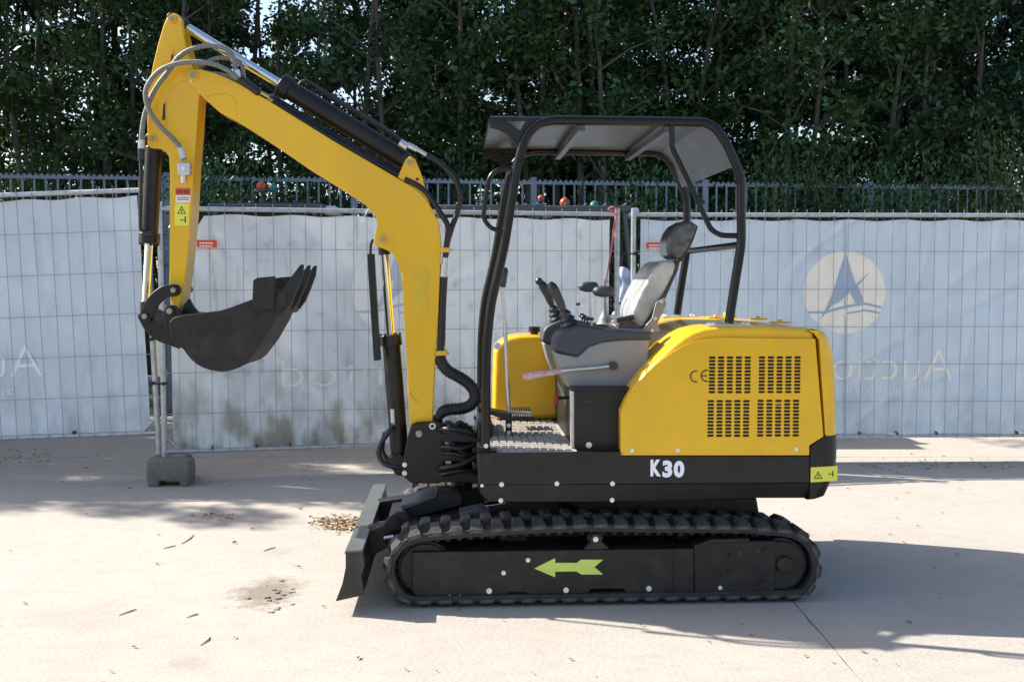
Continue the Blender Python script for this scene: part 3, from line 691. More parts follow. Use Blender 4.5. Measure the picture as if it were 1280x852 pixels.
# travel lever + pedal
tl = pipe('travel_lever', [(628, 356), (631, 400), (633.5, 460), (636.5, 521)], .58, .0105, M['steel'])
A, B = E.p(631.5, 334, .58), E.p(628.5, 359, .58)
MB().tube([A, A.lerp(B, .15), A.lerp(B, .5), A.lerp(B, .85), B], [.008, .018, .017, .016, .014], 12).build('lever_grip', M['knob'], tl, smooth=60)
pd = pl('foot_pedal', [(600, 508), (612, 513), (636, 518), (666, 519.5), (668, 523), (666, 526), (636, 526), (610, 517), (600, 512)], .50, .64, M['black'], bevel=.003)
b = MB()
for k in range(9):
    A = E.p(641 + k * 2.9, 519.2, .5); b.box(A.x - .003, A.x + .003, .50, .64, A.z - .004, A.z + .006)
tag(b.build('tread_bar', M['steel'], pd), kind='stuff')
pb = pl('pedal_bracket', [(632, 520), (640, 520), (640, 545), (632, 545)], .53, .55, M['black'], pd, .003)
bolt(636, 531.5, .53, pd, s=.8); bolt(636, 540.5, .53, pd, s=.8)
pl('rear_pedal', [(640, 513), (664, 512), (664, 518), (640, 520)], .70, .84, M['black'], bevel=.003)

# ---- canopy
YA, YB = .075, 1.215
near = [(607, 566), (607, 520), (607.5, 470), (609, 425), (614, 380), (622, 345), (630, 309), (638, 260), (645.6, 213), (652, 187), (656, 176), (663, 164), (672, 156), (684, 152), (702, 150.5), (790, 151.5), (872, 153), (884, 155), (894, 160.5), (902, 171), (909, 182), (919, 204), (925, 220), (926.5, 232), (926.5, 265), (926.5, 297), (924.5, 318), (919, 352), (911, 404)]
nx = [E.p(u, v, YA) for u, v in near]
cf = empty('canopy_frame'); cf.parent = ex
for y in (YA, YB):
    MB().tube([(p.x, y, p.z) for p in spline(nx, 4)], .0215, 16).build('side_tube', M['tube'], cf, smooth=60)
    if y == YB: continue
    br = [E.p(u, v, YA) for u, v in ((840, 154), (840, 175), (841, 186), (848, 201), (866, 238), (884, 277), (889, 286), (897, 292), (906, 294.3), (926, 294.6))]
    MB().tube([(p.x, y, p.z) for p in spline(br, 3)], .0125, 12).build('brace_tube', M['tube'], cf, smooth=60)
    hh = [E.p(u, v, YA) for u, v in ((645, 212), (628, 211.5), (618, 215), (611, 225), (608, 240), (605, 262), (605, 272), (610, 281), (618, 286.5), (633, 288.5))]
    MB().tube([(p.x, y - .0, p.z) for p in spline(hh, 4)], .0105, 12).build('grab_handle', M['tube'], cf, smooth=60)
def crossbar(u, v, r, name='cross_tube', m=M['tube'], dz=0):
    p = E.p(u, v, YA); return MB().cyl((p.x, YA, p.z + dz), (p.x, YB, p.z + dz), r, seg=12).build(name, m, cf)
crossbar(926, 306, .0165); crossbar(652, 187, .012)
for u, v in ((727, 158), (835, 160)):
    p = E.p(u, v, YA); MB().box(p.x - .016, p.x + .016, YA, YB, p.z - .020, p.z + .012).build('roof_rib', M['roofgrey'], cf, .002)
for p in (nx[0],):
    for y in (YA, YB): MB().box(p.x - .04, p.x + .05, y - .035, y + .035, ZD, ZD + .012).build('foot_plate', M['black'], cf)
bolt(607.5, 557, YA - .022, cf, s=.8)
# roof sheet (follows the tube tops), rear apron
def sheet(pts, y0, y1, th, name, m, parent):
    v = []; n = len(pts)
    for p in pts: v += [(p.x, y0, p.z), (p.x, y1, p.z), (p.x, y0, p.z + th), (p.x, y1, p.z + th)]
    f = []
    for i in range(n - 1):
        a = 4 * i; b_ = a + 4; f += [(a, a + 1, b_ + 1, b_), (a + 2, b_ + 2, b_ + 3, a + 3), (a, b_, b_ + 2, a + 2), (a + 1, a + 3, b_ + 3, b_ + 1)]
    f += [(0, 2, 3, 1), (4 * n - 4, 4 * n - 3, 4 * n - 1, 4 * n - 2)]
    return MB().add(v, f).build(name, m, parent, smooth=25)
rt = sheet([E.p(u, v, YA) for u, v in ((613, 146.5), (650, 147), (700, 148), (790, 149.5), (872, 151.5), (884, 153.5))], YA - .005, YB + .005, .004, 'roof_panel', M['roofgrey'], cf)
sheet([E.p(u, v, YA) for u, v in ((884, 153.5), (894, 160.5), (903, 172), (911, 190), (918, 208))], YA + .005, YB - .005, .003, 'rear_apron', M['roofgrey'], cf)
sheet([E.p(u, v, YA) for u, v in ((610.5, 150), (612, 147)) ][::1], YA - .004, YB + .004, .004, 'front_lip', M['black'], cf)
for y in (YA, YB - .006):
    P_ = [(612, 144.5), (690, 145.5), (682, 152), (668, 158), (658, 170), (652, 184), (645, 180), (634, 168), (622, 162), (612, 160)]
    H_ = [(634, 151.5), (657, 151.5), (650, 163)]
    q = E.xz(P_, YA); MB().prism(q, y, y + .005, [E.xz(H_, YA)]).build('roof_gusset', M['black'], cf)

# ---- swing post and boom
YB0, YB1 = .585, .775                                 # boom side faces
bz = [(514, 531), (517, 529), (522, 527.5), (546, 526.5), (552, 529), (555, 565), (556, 600), (548, 604), (515, 604), (502, 594), (503.5, 580), (505, 569), (509, 548)]
sw = empty('swing_post'); sw.parent = ex
pl('post_plate', bz, YB0 - .035, YB0 - .012, M['black'], sw, .004, ref=YB0 - .035)
MB().prism(E.xz(bz, YB0 - .035), YB1 + .012, YB1 + .035).build('post_plate', M['black'], sw, .004)
pl('post_web', [(535, 540), (553, 540), (554, 600), (535, 602)], YB0 - .012, YB1 + .012, M['dull'], sw, .003)
pin(523.7, 541.5, YB0 - .035, .017, sw, ring='pin')
for u, v in ((505.7, 580.5), (505.7, 591)): bolt(u, v, YB0 - .035, sw, s=.95)
q = E.p(540.5, 532, YB0 - .035); MB().cyl(q, q - Vector((0, .008, 0)), .017).cyl(q - Vector((0, .008, 0)), q - Vector((0, .010, 0)), .009, mi=1).build('ring_boss', [M['steel'], M['print_black']], sw)
pl('cylinder_foot', [(484, 574), (500, 566), (506, 572), (506, 594), (495, 590), (486, 584)], YB0 + .02, YB1 - .02, M['black'], sw, .005)
kp = E.p(577, 560, .68)
MB().cyl((kp.x, .68, E.p(577, 612, .68).z), (kp.x, .68, E.p(577, 532, .68).z), .055, seg=24).cyl((kp.x, .68, E.p(577, 532, .68).z), (kp.x, .68, E.p(577, 529, .68).z), .035, seg=12).build('king_pin', M['dull'], sw)
for (v0, v1) in ((541, 552), (568, 576), (590, 602)):
    pl('swing_lug', [(550, v0), (600, v0 + 1), (606, v0 + 2), (606, v1 + 2), (550, v1)], .54, .84, M['dull'], sw, .006)
pl('swing_bracket', [(597, 530), (616, 530), (616, 626), (604, 626), (597, 612)], .46, .92, M['black'], bevel=.008)
for i, (a, b_) in enumerate((((552, 536), (604, 548)), ((552, 558), (604, 552)), ((552, 566), (604, 580)), ((551, 584), (604, 566)), ((551, 592), (604, 592)), ((553, 547), (602, 572)))):
    y = .50 + .03 * (i % 3)
    pipe('hose', [(a[0] - 12, a[1] + 2, .64), (a[0] + 4, a[1], y), ((a[0] + b_[0]) / 2, (a[1] + b_[1]) / 2 + (5 if i % 2 else -4), y - .02), (b_[0], b_[1], y + .02)], y, .013, M['hose'], sw)
pipe('hose', [(552, 533, .58), (560, 528, .55), (568, 532, .55), (575, 528, .56), (584, 534, .58), (590, 540, .6)], .55, .012, M['hose'], sw)

bm_px = [(250, 86), (258, 88.5), (268, 91), (281, 96), (300, 105), (335, 125.5), (420, 178), (496, 222), (521, 237), (533, 249), (542, 264), (548, 277), (551, 297), (550.6, 331), (548, 392), (543, 471), (540.5, 535), (512, 535), (507, 430), (504, 374), (502, 343), (500, 313), (493, 291), (478, 270), (457, 256), (420, 232), (385, 210.5), (345, 183), (318, 165.5), (295, 151), (275, 141), (258, 126), (240, 109), (234, 102), (233, 94), (238, 87.5)]
bo = empty('boom'); bo.parent = ex
pl('boom_box', bm_px, YB0, YB1, M['yellow'], bo, .005)
# inner gusset with the lift-cylinder eye
gs = [(456, 255), (470, 271), (471.5, 283), (468.5, 294), (467.5, 304), (470, 308), (480, 311), (490, 316), (498, 329), (500.5, 340), (505, 330), (500, 300), (485, 272)]
pl('eye_plate', gs, YB0 + .003, YB0 + .028, M['yellow'], bo, .002); MB().prism(E.xz(gs, YB0), YB1 - .028, YB1 - .003).build('eye_plate', M['yellow'], bo, .002)
pin(478.3, 299.7, YB0 + .003, .020, bo, YB1)
bt = [(497, 222), (507, 199), (513, 195), (519, 199), (527, 218), (537, 255), (521, 238)]
pl('eye_plate', bt, YB0 + .012, YB0 + .034, M['yellow'], bo, .003); MB().prism(E.xz(bt, YB0 + .012), YB1 - .034, YB1 - .012).build('eye_plate', M['yellow'], bo, .003)
pin(512, 203.3, YB0 + .012, .021, bo, YB1 - .02)
q = E.p(521.6, 224, YB0 + .012); MB().cyl(q - Vector((0, .001, 0)), q + Vector((0, .001, 0)), .008).build('hole', M['print_black'], bo)
pin(241.7, 94.5, YB0, .026, bo, YB1)
bolt(239, 101.5, YB0, bo, s=.5); bolt(249, 114, YB0, bo, s=.3)
pl('tape_patch', [(517, 332), (533, 331), (534.5, 350), (533.5, 372), (534.5, 392), (519, 395), (517.5, 370), (516, 350)], YB0 - .0016, YB0 - .0003, M['yellow2'], bo)
# weld seams on the boom side plate (raised beads)
for pts in ([(258, 123), (270, 118), (292, 122), (296, 148)],):
    pipe('weld_seam', pts, YB0 - .0005, .0022, M['yellow'], bo, 6)
pipe('scratch', [(511.5, 490), (516, 496), (523, 502)], YB0 - .0002, .0012, M['print_brown'], bo, 5)

# ---- arm
YR0, YR1 = .607, .753
ar_px = [(208.5, 22.5), (211.5, 18.5), (217, 16.5), (223, 18.3), (227, 24), (227.5, 36), (232, 56), (240, 82), (252, 104), (248, 126), (246, 160), (242, 210), (239, 270), (234, 325), (228, 370), (224, 386), (218, 386), (211.5, 370), (212.3, 216), (211, 196), (206, 188.5), (199, 185.5), (188, 185), (184.5, 179), (184, 150), (185.5, 112), (191, 82), (197.5, 55), (204, 33)]
am = empty('arm'); am.parent = ex
def rect_hole(cx, cy, w_, h): return [(cx - w_, cy - h), (cx + w_, cy - h), (cx + w_, cy + h), (cx - w_, cy + h)]
bx_px = ar_px
# upper fork: two plates, boom tip between them; lower: closed box
pl('arm_box', ar_px, YR0 - .004, YR1 + .004, M['yellow'], am, .004)
for (cu, cv, h) in ((211, 73, 11), (201, 136, 14)):
    pl('hand_slot', [(cu - 3, cv - h), (cu + 5.5, cv - h), (cu + 5.5, cv + h * .1), (cu, cv + h), (cu - 4.5, cv + h)], YR0 - .0062, YR0 - .0042, M['bright'], am)
    pl('slot_gap', [(cu + 3, cv - h * .3), (cu + 5.5, cv - h * .6), (cu + 5.0, cv + h * 1.), (cu + 2.0, cv + h)], YR0 - .0078, YR0 - .0064, M['print_black'], am)
pipe('weld_seam', [(247, 112), (236, 103), (225, 104), (213, 112), (209, 124), (207.5, 160)], YR0 - .0045, .0025, M['yellow'], am, 6)
pin(215.5, 24.3, YR0 - .006, .021, am, YR1); bolt(225, 25, YR0 - .006, am, s=.45)
pin(191, 173.5, YR0 - .004, .021, am, YR1)
vb = pl('hose_valve', [(221.5, 203), (237, 203), (237, 218.5), (221.5, 218.5)], YR0 - .045, YR0 - .005, M['steel'], am, .004)
A, B = E.p(229, 218, YR0 - .025), E.p(229, 229, YR0 - .025); MB().cyl(A, B, .012, seg=6).build('valve_nipple', M['steel'], am)
q = E.p(229, 210.5, YR0 - .045); MB().cyl(q, q - Vector((0, .006, 0)), .010).build('valve_plug', M['bolt'], am)
# stickers
decal('red_label', [(219.5, 235), (238, 235), (238, 244), (219.5, 244)], YR0 - .0045, M['dred'], am)
decal('white_label', [(219.5, 244), (238, 244), (237.5, 253), (219.5, 253)], YR0 - .0045, M['dwhite'], am)
for k in range(2): decal('print_line', [(221.5, 246.5 + k * 2.6), (236, 246.5 + k * 2.6), (236, 247.4 + k * 2.6), (221.5, 247.4 + k * 2.6)], YR0 - .0058, M['print_brown'], am)
for k, (a, c) in enumerate(((221.5, 225), (226, 228), (229.5, 236))): decal('print_block', [(a, 237.6), (c, 237.6), (c, 241.6), (a, 241.6)], YR0 - .0058, M['print_brown'], am)
decal('yellow_label', [(218.5, 254), (236.5, 254), (235.8, 282), (218, 282)], YR0 - .0045, M['decal'], am)
tri_mark(227, 263, 5.6, YR0 - .0058, am); man_mark(231.5, 275, .95, YR0 - .0058, am)

# ---- cylinders
def ram(name, a, b_, y, rb, rr, split, parent=ex, collar=1.22, eye=True, rodfirst=True, barrel_m='black'):
    """a = rod eye pixel, b = barrel eye pixel, split = fraction from a where the barrel starts"""
    o = empty(name); o.parent = ex; A = E.p(*a, y); B = E.p(*b_, y); S = A.lerp(B, split); d = (B - A).normalized()
    MB().cyl(A + d * .03, S, rr, seg=20).build('piston_rod', M['chrome'], o)
    MB().cyl(A - d * .0, A + d * .075, rr * 1.35, seg=16).cyl(A - Vector((0, .045, 0)), A + Vector((0, .045, 0)), rr * 1.2, seg=20).build('rod_eye', M['black'], o, .003)
    MB().cyl(S, B - d * .03, rb, seg=28).cyl(S, S + d * .055, rb * collar, seg=28).cyl(B - d * .06, B - d * .02, rb * .9, seg=20).cyl(B - Vector((0, .05, 0)), B + Vector((0, .05, 0)), rb * .85, seg=20).build('barrel', M[barrel_m], o, .004)
    b = MB()
    for k in range(6):
        t = k * math.pi / 3; s_ = d.cross(Vector((0, 1, 0))); off = s_ * math.cos(t) * rb * 1.05 + Vector((0, 1, 0)) * math.sin(t) * rb * 1.05
        b.cyl(S + off - d * .008, S + off + d * .002, .007, seg=6)
    tag(b.build('gland_bolt', M['dull'], o), kind='stuff')
    return o
c1 = ram('arm_cylinder', (218, 25), (512, 203.5), .68, .050, .023, .447)
c2 = ram('lift_cylinder', (479, 300), (501, 583), .68, .046, .022, .415)
A, B = E.p(191, 176, .68), E.p(181.4, 395, .68)
c3 = ram('bucket_cylinder', (181.5, 395), (193, 176), .68, .042, .0205, .415)
# rod guard beside the lift cylinder
pl('rod_guard', [(458.5, 317), (467.5, 317), (475.5, 450), (467, 451)], YB0 + .0, YB0 + .06, M['black'], c2, .004)
pipe('guard_rod', [(466, 299), (463.5, 307), (463, 318)], YB0 + .03, .007, M['black'], c2)
q = E.p(490.5, 511, .62); q2 = E.p(491.5, 531, .62); MB().cyl(q, q2, .012, seg=8).build('hose_fitting', M['steel'], c2)
pipe('hose', [(491.5, 530), (484, 542), (476, 555), (473.5, 567), (478, 577), (488, 582), (503, 584)], .61, .0135, M['hose'], c2)
pipe('hose', [(481, 540, .68), (478, 556, .68), (479, 566, .66), (486, 576, .64), (503, 589, .62)], .64, .0125, M['hose'], c2)
# hard lines and fittings on the arm cylinder
pipe('hard_line', [(372, 112), (376, 103), (384, 101.5), (396, 108), (440, 135), (485, 162), (503, 176)], .64, .0075, M['hose'], c1)
pipe('hard_line', [(396, 112, .71), (440, 139, .71), (485, 166, .71), (504, 180, .71)], .71, .0075, M['hose'], c1)
for (a, b_, r) in (((500, 178), (509, 184), .020), ((509, 181), (521, 187), .015), ((520, 186), (535, 195), .011)):
    MB().cyl(E.p(*a, .62), E.p(*b_, .62), r, seg=8).build('hose_fitting', M['steel'], c1)
pipe('hose', [(533, 194), (546, 201), (557, 210), (567, 221), (573.5, 234), (575.5, 249), (571, 268), (565, 284), (559, 305), (557.5, 320)], .62, .0145, M['hose'], bo)
pipe('hose', [(506, 224), (522, 232), (533, 241), (541, 252), (549, 264), (558, 278), (560.5, 288), (558.5, 303), (556.5, 322)], .60, .0145, M['hose'], bo)
pipe('hose', [(322, 121), (336, 125), (350, 133), (400, 164), (450, 193), (500, 221), (524, 234), (536, 246), (545, 260)], .62, .0135, M['hose'], bo)
pipe('hose', [(326, 119), (350, 128), (400, 159), (450, 188), (498, 216), (520, 226)], .67, .0135, M['hose'], bo)
pipe('hose', [(326, 118), (350, 127), (400, 158), (450, 187), (498, 215)], .73, .0135, M['hose'], bo)
MB().cyl(E.p(555.5, 330, .60), E.p(553.8, 346, .60), .0185, seg=8).build('hose_fitting', M['steel'], bo)
MB().cyl(E.p(556.5, 322, .60), E.p(555.5, 330, .60), .015, seg=8).build('hose_fitting', M['steel'], bo)
pipe('hose', [(554, 345), (552.5, 380), (551, 415), (550, 438)], .60, .0165, M['hose'], bo)
pipe('hose', [(556, 345, .68), (554, 380, .68), (553, 415, .68), (551.5, 438, .66)], .66, .0165, M['hose'], bo)
for (u, v) in ((551.5, 312.5), (547.5, 441)):
    A = E.p(u - 2, v - 3, .60); B = E.p(u + 11, v + 3, .60); MB().box(A.x, B.x, .575, .70, B.z, A.z).build('hose_clamp', M['yellow'], bo, .003)
    MB().cyl(E.p(u + 11, v, .6), E.p(u + 14, v, .6), .007, seg=6).build('clamp_bolt', M['steel'], bo)
q = hosep([(549, 444), (553, 455), (561, 464), (572, 470), (583, 477), (591.5, 486), (594, 495), (589.5, 505), (578, 510), (562, 511.5), (553, 515), (547, 524)], .60)
q = spline(q, 3)
MB().tube(q, 0, 14, rf=lambda i: .030 * min(1, .5 + .1 * i) * (1.07 if i % 6 in (0, 1, 2) else .95) * (1 if i < len(q) - 30 else 1 - .012 * (i - len(q) + 30))).build('corrugated_hose_sleeve', M['hose'], bo, smooth=50)
# grey hoses looping from boom to arm
Z1 = lambda *p: [(160 + a / 4, b / 4) for a, b in p]
pipe('hose', Z1((545, 385), (535, 330), (515, 270), (465, 236), (390, 230), (310, 250), (250, 290), (200, 360), (140, 440), (95, 540), (72, 640), (66, 745)), .555, .0125, M['greyhose'], am)
pipe('hose', Z1((550, 392), (490, 348), (420, 320), (340, 310), (250, 318), (165, 350), (108, 410), (88, 475), (110, 560), (160, 630), (220, 690), (262, 740), (281, 800)), .525, .0125, M['greyhose'], am)
pipe('hose', Z1((355, 340), (400, 308), (460, 290), (525, 300), (570, 330), (580, 385)), .62, .0105, M['greyhose'], am)
pipe('hose', Z1((395, 368), (450, 370), (510, 385), (590, 432)), .60, .0095, M['greyhose'], am)
MB().cyl(E.p(176.5, 186, .555), E.p(176.5, 200, .555), .017, seg=8).build('hose_fitting', M['hose'], am)
for a_, b_2, yy in (((262, 740), (280, 792), .525), ((68, 700), (66, 745), .555), ((545, 352), (549, 388), .54)):
    p0, p1 = Z1(a_, b_2); MB().cyl(E.p(*p0, yy), E.p(*p1, yy), .0155, seg=10).build('hose_crimp', M['steel'], am)
pipe('hard_line', [(176.5, 198), (176, 240), (175.5, 280), (177, 287), (182, 291), (188, 292)], .59, .0095, M['hose'], c3)
A, B = E.p(298, 97, .58), E.p(324, 116, .58); MB().cyl(A, B, .020, seg=8).build('hose_fitting', M['hose'], bo)
for (u, v) in ((329, 117), (334, 120), (338, 125), (332, 126)):
    q = E.p(u, v, .60); MB().cyl(q - Vector((.012, 0, -.006)), q + Vector((.012, 0, -.006)), .010, seg=6).build('brass_fitting', M['brass'], bo)
# ---- bucket linkage + bucket
def bar_curve(name, pts, r0, y0, y1, m, parent):
    """flat link bar following pixels with rounded ends"""
    C_ = spline([E.p(u, v, y0) for u, v in pts], 8); L_, R_ = [], []
    for i, p in enumerate(C_):
        d = (C_[min(i + 1, len(C_) - 1)] - C_[max(i - 1, 0)]).normalized(); n = Vector((-d.z, 0, d.x)); L_.append(p + n * r0); R_.append(p - n * r0)
    d0 = (C_[0] - C_[1]).normalized(); d1 = (C_[-1] - C_[-2]).normalized()
    e0 = []; e1 = []
    for k in range(1, 6):
        a = math.pi * k / 6; n0 = (R_[0] - C_[0]); n1 = (L_[-1] - C_[-1]); e0.append(C_[0] + n0 * math.cos(a) + d0 * r0 * math.sin(a)); e1.append(C_[-1] + n1 * math.cos(a) + d1 * r0 * math.sin(a))
    poly = L_ + e1 + R_[::-1] + e0
    return MB().prism([(p.x, p.z) for p in poly], y0, y1).build(name, m, parent, .003)
lk = empty('bucket_linkage'); lk.parent = ex
for (a, b_) in ((.535, .565), (.795, .825)):
    bar_curve('rocker_bar', [(217.5, 362.5), (203, 366), (190, 378), (181.5, 395)], .030, a, b_, M['black'], lk)
bar_curve('push_link', [(181.5, 396), (189, 409), (200, 418), (216, 424)], .034, .57, .79, M['black'], lk)
for u, v in ((217.5, 362.5), (181.5, 395), (216, 424.5)): pin(u, v, .535 if v != 424.5 else .57, .020, lk, .82, ring='black')
bu = empty('bucket'); bu.parent = ex
BY0, BY1 = .455, .955
side = [(212, 402), (217, 397), (229, 394), (250, 391), (273, 388.5), (291, 383), (314, 374.5), (350, 362), (357, 366), (349, 386), (341, 405), (326, 431), (309, 453), (301, 458.5), (292, 462), (284, 464), (276, 464.5), (265, 463), (254, 459.5), (246, 455), (239, 449), (233.5, 442.5), (229, 436), (220, 430), (213, 420)]
sid = E.xz(side, BY0)
MB().prism(sid, BY0, BY0 + .014).build('side_plate', M['dull'], bu, .002); MB().prism(sid, BY1 - .014, BY1).build('side_plate', M['dull'], bu, .002)
sh = [(348, 364), (357, 366.5), (349, 386), (341, 405), (326, 431), (309, 453), (292, 461.5), (276, 464.5), (254, 459.5), (239, 449), (229, 436), (221, 424), (217, 408), (222, 399), (240, 394), (262, 391)]
S_ = [E.p(u, v, BY0) for u, v in sh]; v = []; f = []; n = len(S_); th = .012
cen_b = E.p(290, 410, BY0)
for p in S_:
    d = (cen_b - p).normalized() * th
    v += [(p.x, BY0 + .001, p.z), (p.x, BY1 - .001, p.z), (p.x + d.x, BY0 + .001, p.z + d.z), (p.x + d.x, BY1 - .001, p.z + d.z)]
for i in range(n - 1):
    a = 4 * i; b_ = a + 4; f += [(a, b_, b_ + 1, a + 1), (a + 2, a + 3, b_ + 3, b_ + 2), (a, a + 2, b_ + 2, b_), (a + 1, b_ + 1, b_ + 3, a + 3)]
f += [(0, 1, 3, 2), (4 * n - 4, 4 * n - 2, 4 * n - 1, 4 * n - 3)]
MB().add(v, f).build('bucket_shell', M['dull'], bu, smooth=40)
pl('side_stiffener', [(216, 419), (282, 411), (343, 386), (344, 390), (284, 415), (217, 423)], BY0 - .003, BY0 + .002, M['dull'], bu, .001, ref=BY0)
# wear strips on the back of the shell, lip plate, cutters, teeth, ears
pl('lip_plate', [(341, 376), (350, 363), (357, 365), (360, 376), (352, 394), (345, 394)], BY0 - .004, BY1 + .004, M['dull'], bu, .003, ref=BY0)
cut = [(315, 389), (316.5, 350), (322, 347), (344, 345), (343, 386), (330, 388)]
MB().prism(E.xz(cut, BY0 - .012), BY0 - .014, BY0 - .001).build('side_cutter', M['dull'], bu, .002)
MB().prism(E.xz(cut, BY0 - .012), BY1 + .001, BY1 + .014).build('side_cutter', M['dull'], bu, .002)
tooth = [(347, 378), (353, 362), (363, 346), (374.5, 330.5), (378.8, 330.5), (377.6, 343), (371, 361), (363, 379), (355, 390)]
T = E.xz(tooth, BY0 - .01)
for y in (BY0 - .004, (BY0 + BY1) / 2 - .027, BY1 - .050):
    v = []; cxm = sum(p[0] for p in T) / len(T)
    tips = (3, 4)
    for (yy, s_) in ((y, 0), (y + .054, 1)):
        for i, (x, z) in enumerate(T):
            k = .023 if i in tips else (.012 if i in (2, 5) else (.006 if i in (1, 6) else 0)); v.append((x, yy + (k if s_ == 0 else -k), z))
    m_ = len(T); MB().add(v, [tuple(range(m_)), tuple(reversed(range(m_, 2 * m_)))] + [(i, (i + 1) % m_, m_ + (i + 1) % m_, m_ + i) for i in range(m_)]).build('tooth', M['dull'], bu, .002)
for a, b_ in ((.515, .535), (.825, .845)):
    pl('bucket_ear', [(206, 396), (208, 386), (213, 381), (219, 382), (228, 392), (240, 393), (236, 420), (224, 436), (213, 432), (207, 420)], a, b_, M['black'], bu, .003, ref=.515)
pin(212.8, 388.5, .515, .023, bu, .84, ring='black'); 
pl('ear_gusset', [(236, 373), (244, 388), (250, 392), (226, 393), (230, 380)], .60, .63, M['black'], bu, .002)

# ------------------------------------------------------------------ TEMPORARY FENCING, BANNERS
def fold(x, z, seed, amp=.011):
    a = noise.noise(Vector((x * 2.2 + seed, z * 1.3, seed))) * amp * 1.3 + noise.noise(Vector((x * 7 + seed, z * 2.0 + x * 2, seed + 4))) * amp * .55
    c = 0
    for k, (ax, az, sc) in enumerate(((1.0, .5, 1.3), (.4, -1.1, 1.7), (-1., .25, 2.6))):
        n_ = noise.noise(Vector((x * ax + z * az + seed * 1.7 + k * 9, (z * ax - x * az) * .35, seed + k)) * sc); c += max(0, 1 - abs(n_) * 9) * (.0065 if k < 2 else .004)
    return a + c - .004 + math.sin(x * 27.4) * .0018
def fence_panel(loc, yaw, roll, L_, H_, label):
    rot = (0, -roll, yaw); root = empty('site_fence', loc, rot); tag(root, label, 'fence panel', 'mesh site fence panels')
    MB().tube([(0, 0, -.14), (0, 0, H_ + .02)], .021, 12).build('post', M['galv'], root, smooth=60)
    MB().tube([(L_, 0, -.14), (L_, 0, H_ + .02)], .021, 12).build('post', M['galv'], root, smooth=60)
    MB().tube([(0, 0, 0.02), (L_, 0, 0.02)], .0155, 10).build('rail', M['galv'], root, smooth=60)
    MB().tube([(0, 0, H_ - .03), (L_, 0, H_ - .03)], .0185, 10).build('rail', M['galv'], root, smooth=60)
    for x, s_ in ((0, 1), (L_, -1)): MB().tube([(x, 0, .14), (x + s_ * .12, 0, .02)], .012, 8).build('corner_brace', M['galv'], root)
    vm = MB().tube([(0, -.018, 0.0), (0, -.018, H_ + .012)], .0025, 5).mesh('wire', M['wire']); n = int(L_ / .114)
    for i in range(1, n): inst('wire', vm, root, (i * L_ / n + random.uniform(-.003, .003), 0, 0), (random.uniform(-.004, .002), random.uniform(-.008, .006), 0))
    hm = MB().tube([(0, -.022, 0), (L_, -.022, 0)], .0025, 5).mesh('wire', M['wire'])
    for k in range(1, 6): inst('wire', hm, root, (0, 0, H_ * k / 6 * .99))
    tm = MB().box(-.004, .004, -.028, .022, -.012, .012).mesh('cable_tie', M['knob'])
    for i in range(1, 11, 1): inst('cable_tie', tm, root, (i * L_ / 11 + random.uniform(-.05, .05), 0, random.choice((.045, H_ - .062))), (0, random.uniform(-.6, .6), 0))
    return root, Frame(loc, rot)
def banner(loc, rot, L_, H_, seed, m, label, cut_corner=False):
    NX, NZ = 230, 110; v = []; f = []; x0, x1, z0, z1 = .06, L_ - .06, .035, H_ - .065
    for j in range(NZ + 1):
        for i in range(NX + 1):
            x = x0 + (x1 - x0) * i / NX; z = z0 + (z1 - z0) * j / NZ
            if cut_corner:                                     # a folded-down top left corner
                d = .26 * max(0, 1 - (z1 - z) / .44)
                x = max(x, x0 + d) if i > 0 else x0 + d
                if x < x0 + d: x = x0 + d
            if j == NZ: z -= .014 * (0.5 + 0.5 * math.cos(x * 14.5 + seed))
            v.append((x, fold(x, z, seed) + .020, z))
    for j in range(NZ):
        for i in range(NX): a = j * (NX + 1) + i; f.append((a, a + 1, a + NX + 2, a + NX + 1))
    b = MB(); b.v = v; b.f = f; b.m = [0] * len(f)
    o = b.build('fence_banner', m, None, smooth=180); o.location = loc; o.rotation_euler = rot
    tag(o, label, 'banner', 'white banners on the site fence'); return o
bm1 = banner_mat('banner_cloth_left', (.66, .74, .82), 3.1, .5); bm2 = banner_mat('banner_cloth_centre', (.70, .76, .80), 8.4, 1.25); bm3 = banner_mat('banner_cloth_right', (.60, .69, .77), 15.7, .45)
Hf = 1.86
fm_loc, fm_yaw = (-2.60, 7.66, .185), math.atan2(.70, 3.44)
f2, F2 = fence_panel(fm_loc, fm_yaw, 0, 3.52, Hf, 'middle galvanised mesh panel directly behind the boom and bucket of the excavator')
fr_loc, fr_yaw = (.985, 8.40, .185), math.atan2(.10, 3.5)
f3, F3 = fence_panel(fr_loc, fr_yaw, 0, 3.52, Hf, 'right galvanised mesh panel behind the engine end, carrying the round logo')
roll = .036
fl_loc = (-2.66 - 3.5 * math.cos(roll), 7.70, .325 - 3.5 * math.sin(roll))
f1, F1 = fence_panel(fl_loc, 0, roll, 3.5, 1.86, 'left galvanised mesh panel, tilted, with its right post in the concrete foot')
BW = Frame((0, 0, 0), (0, 0, 0))
b1 = banner(fl_loc, (0, -roll, 0), 3.5, 1.86, 3., bm1, 'plain bluish white banner on the tilted left fence panel, faint letter A')
b2 = banner(fm_loc, (0, 0, fm_yaw), 3.52, Hf, 8., bm2, 'dirty white banner behind the boom with folded top left corner', True)
b3 = banner(fr_loc, (0, 0, fr_yaw), 3.52, Hf, 15., bm3, 'bluish white banner with cream round logo and mirrored Auction lettering')
def on_sheet(seed, dy=-.003): return lambda x, z: fold(x, z, seed) + .020 + dy
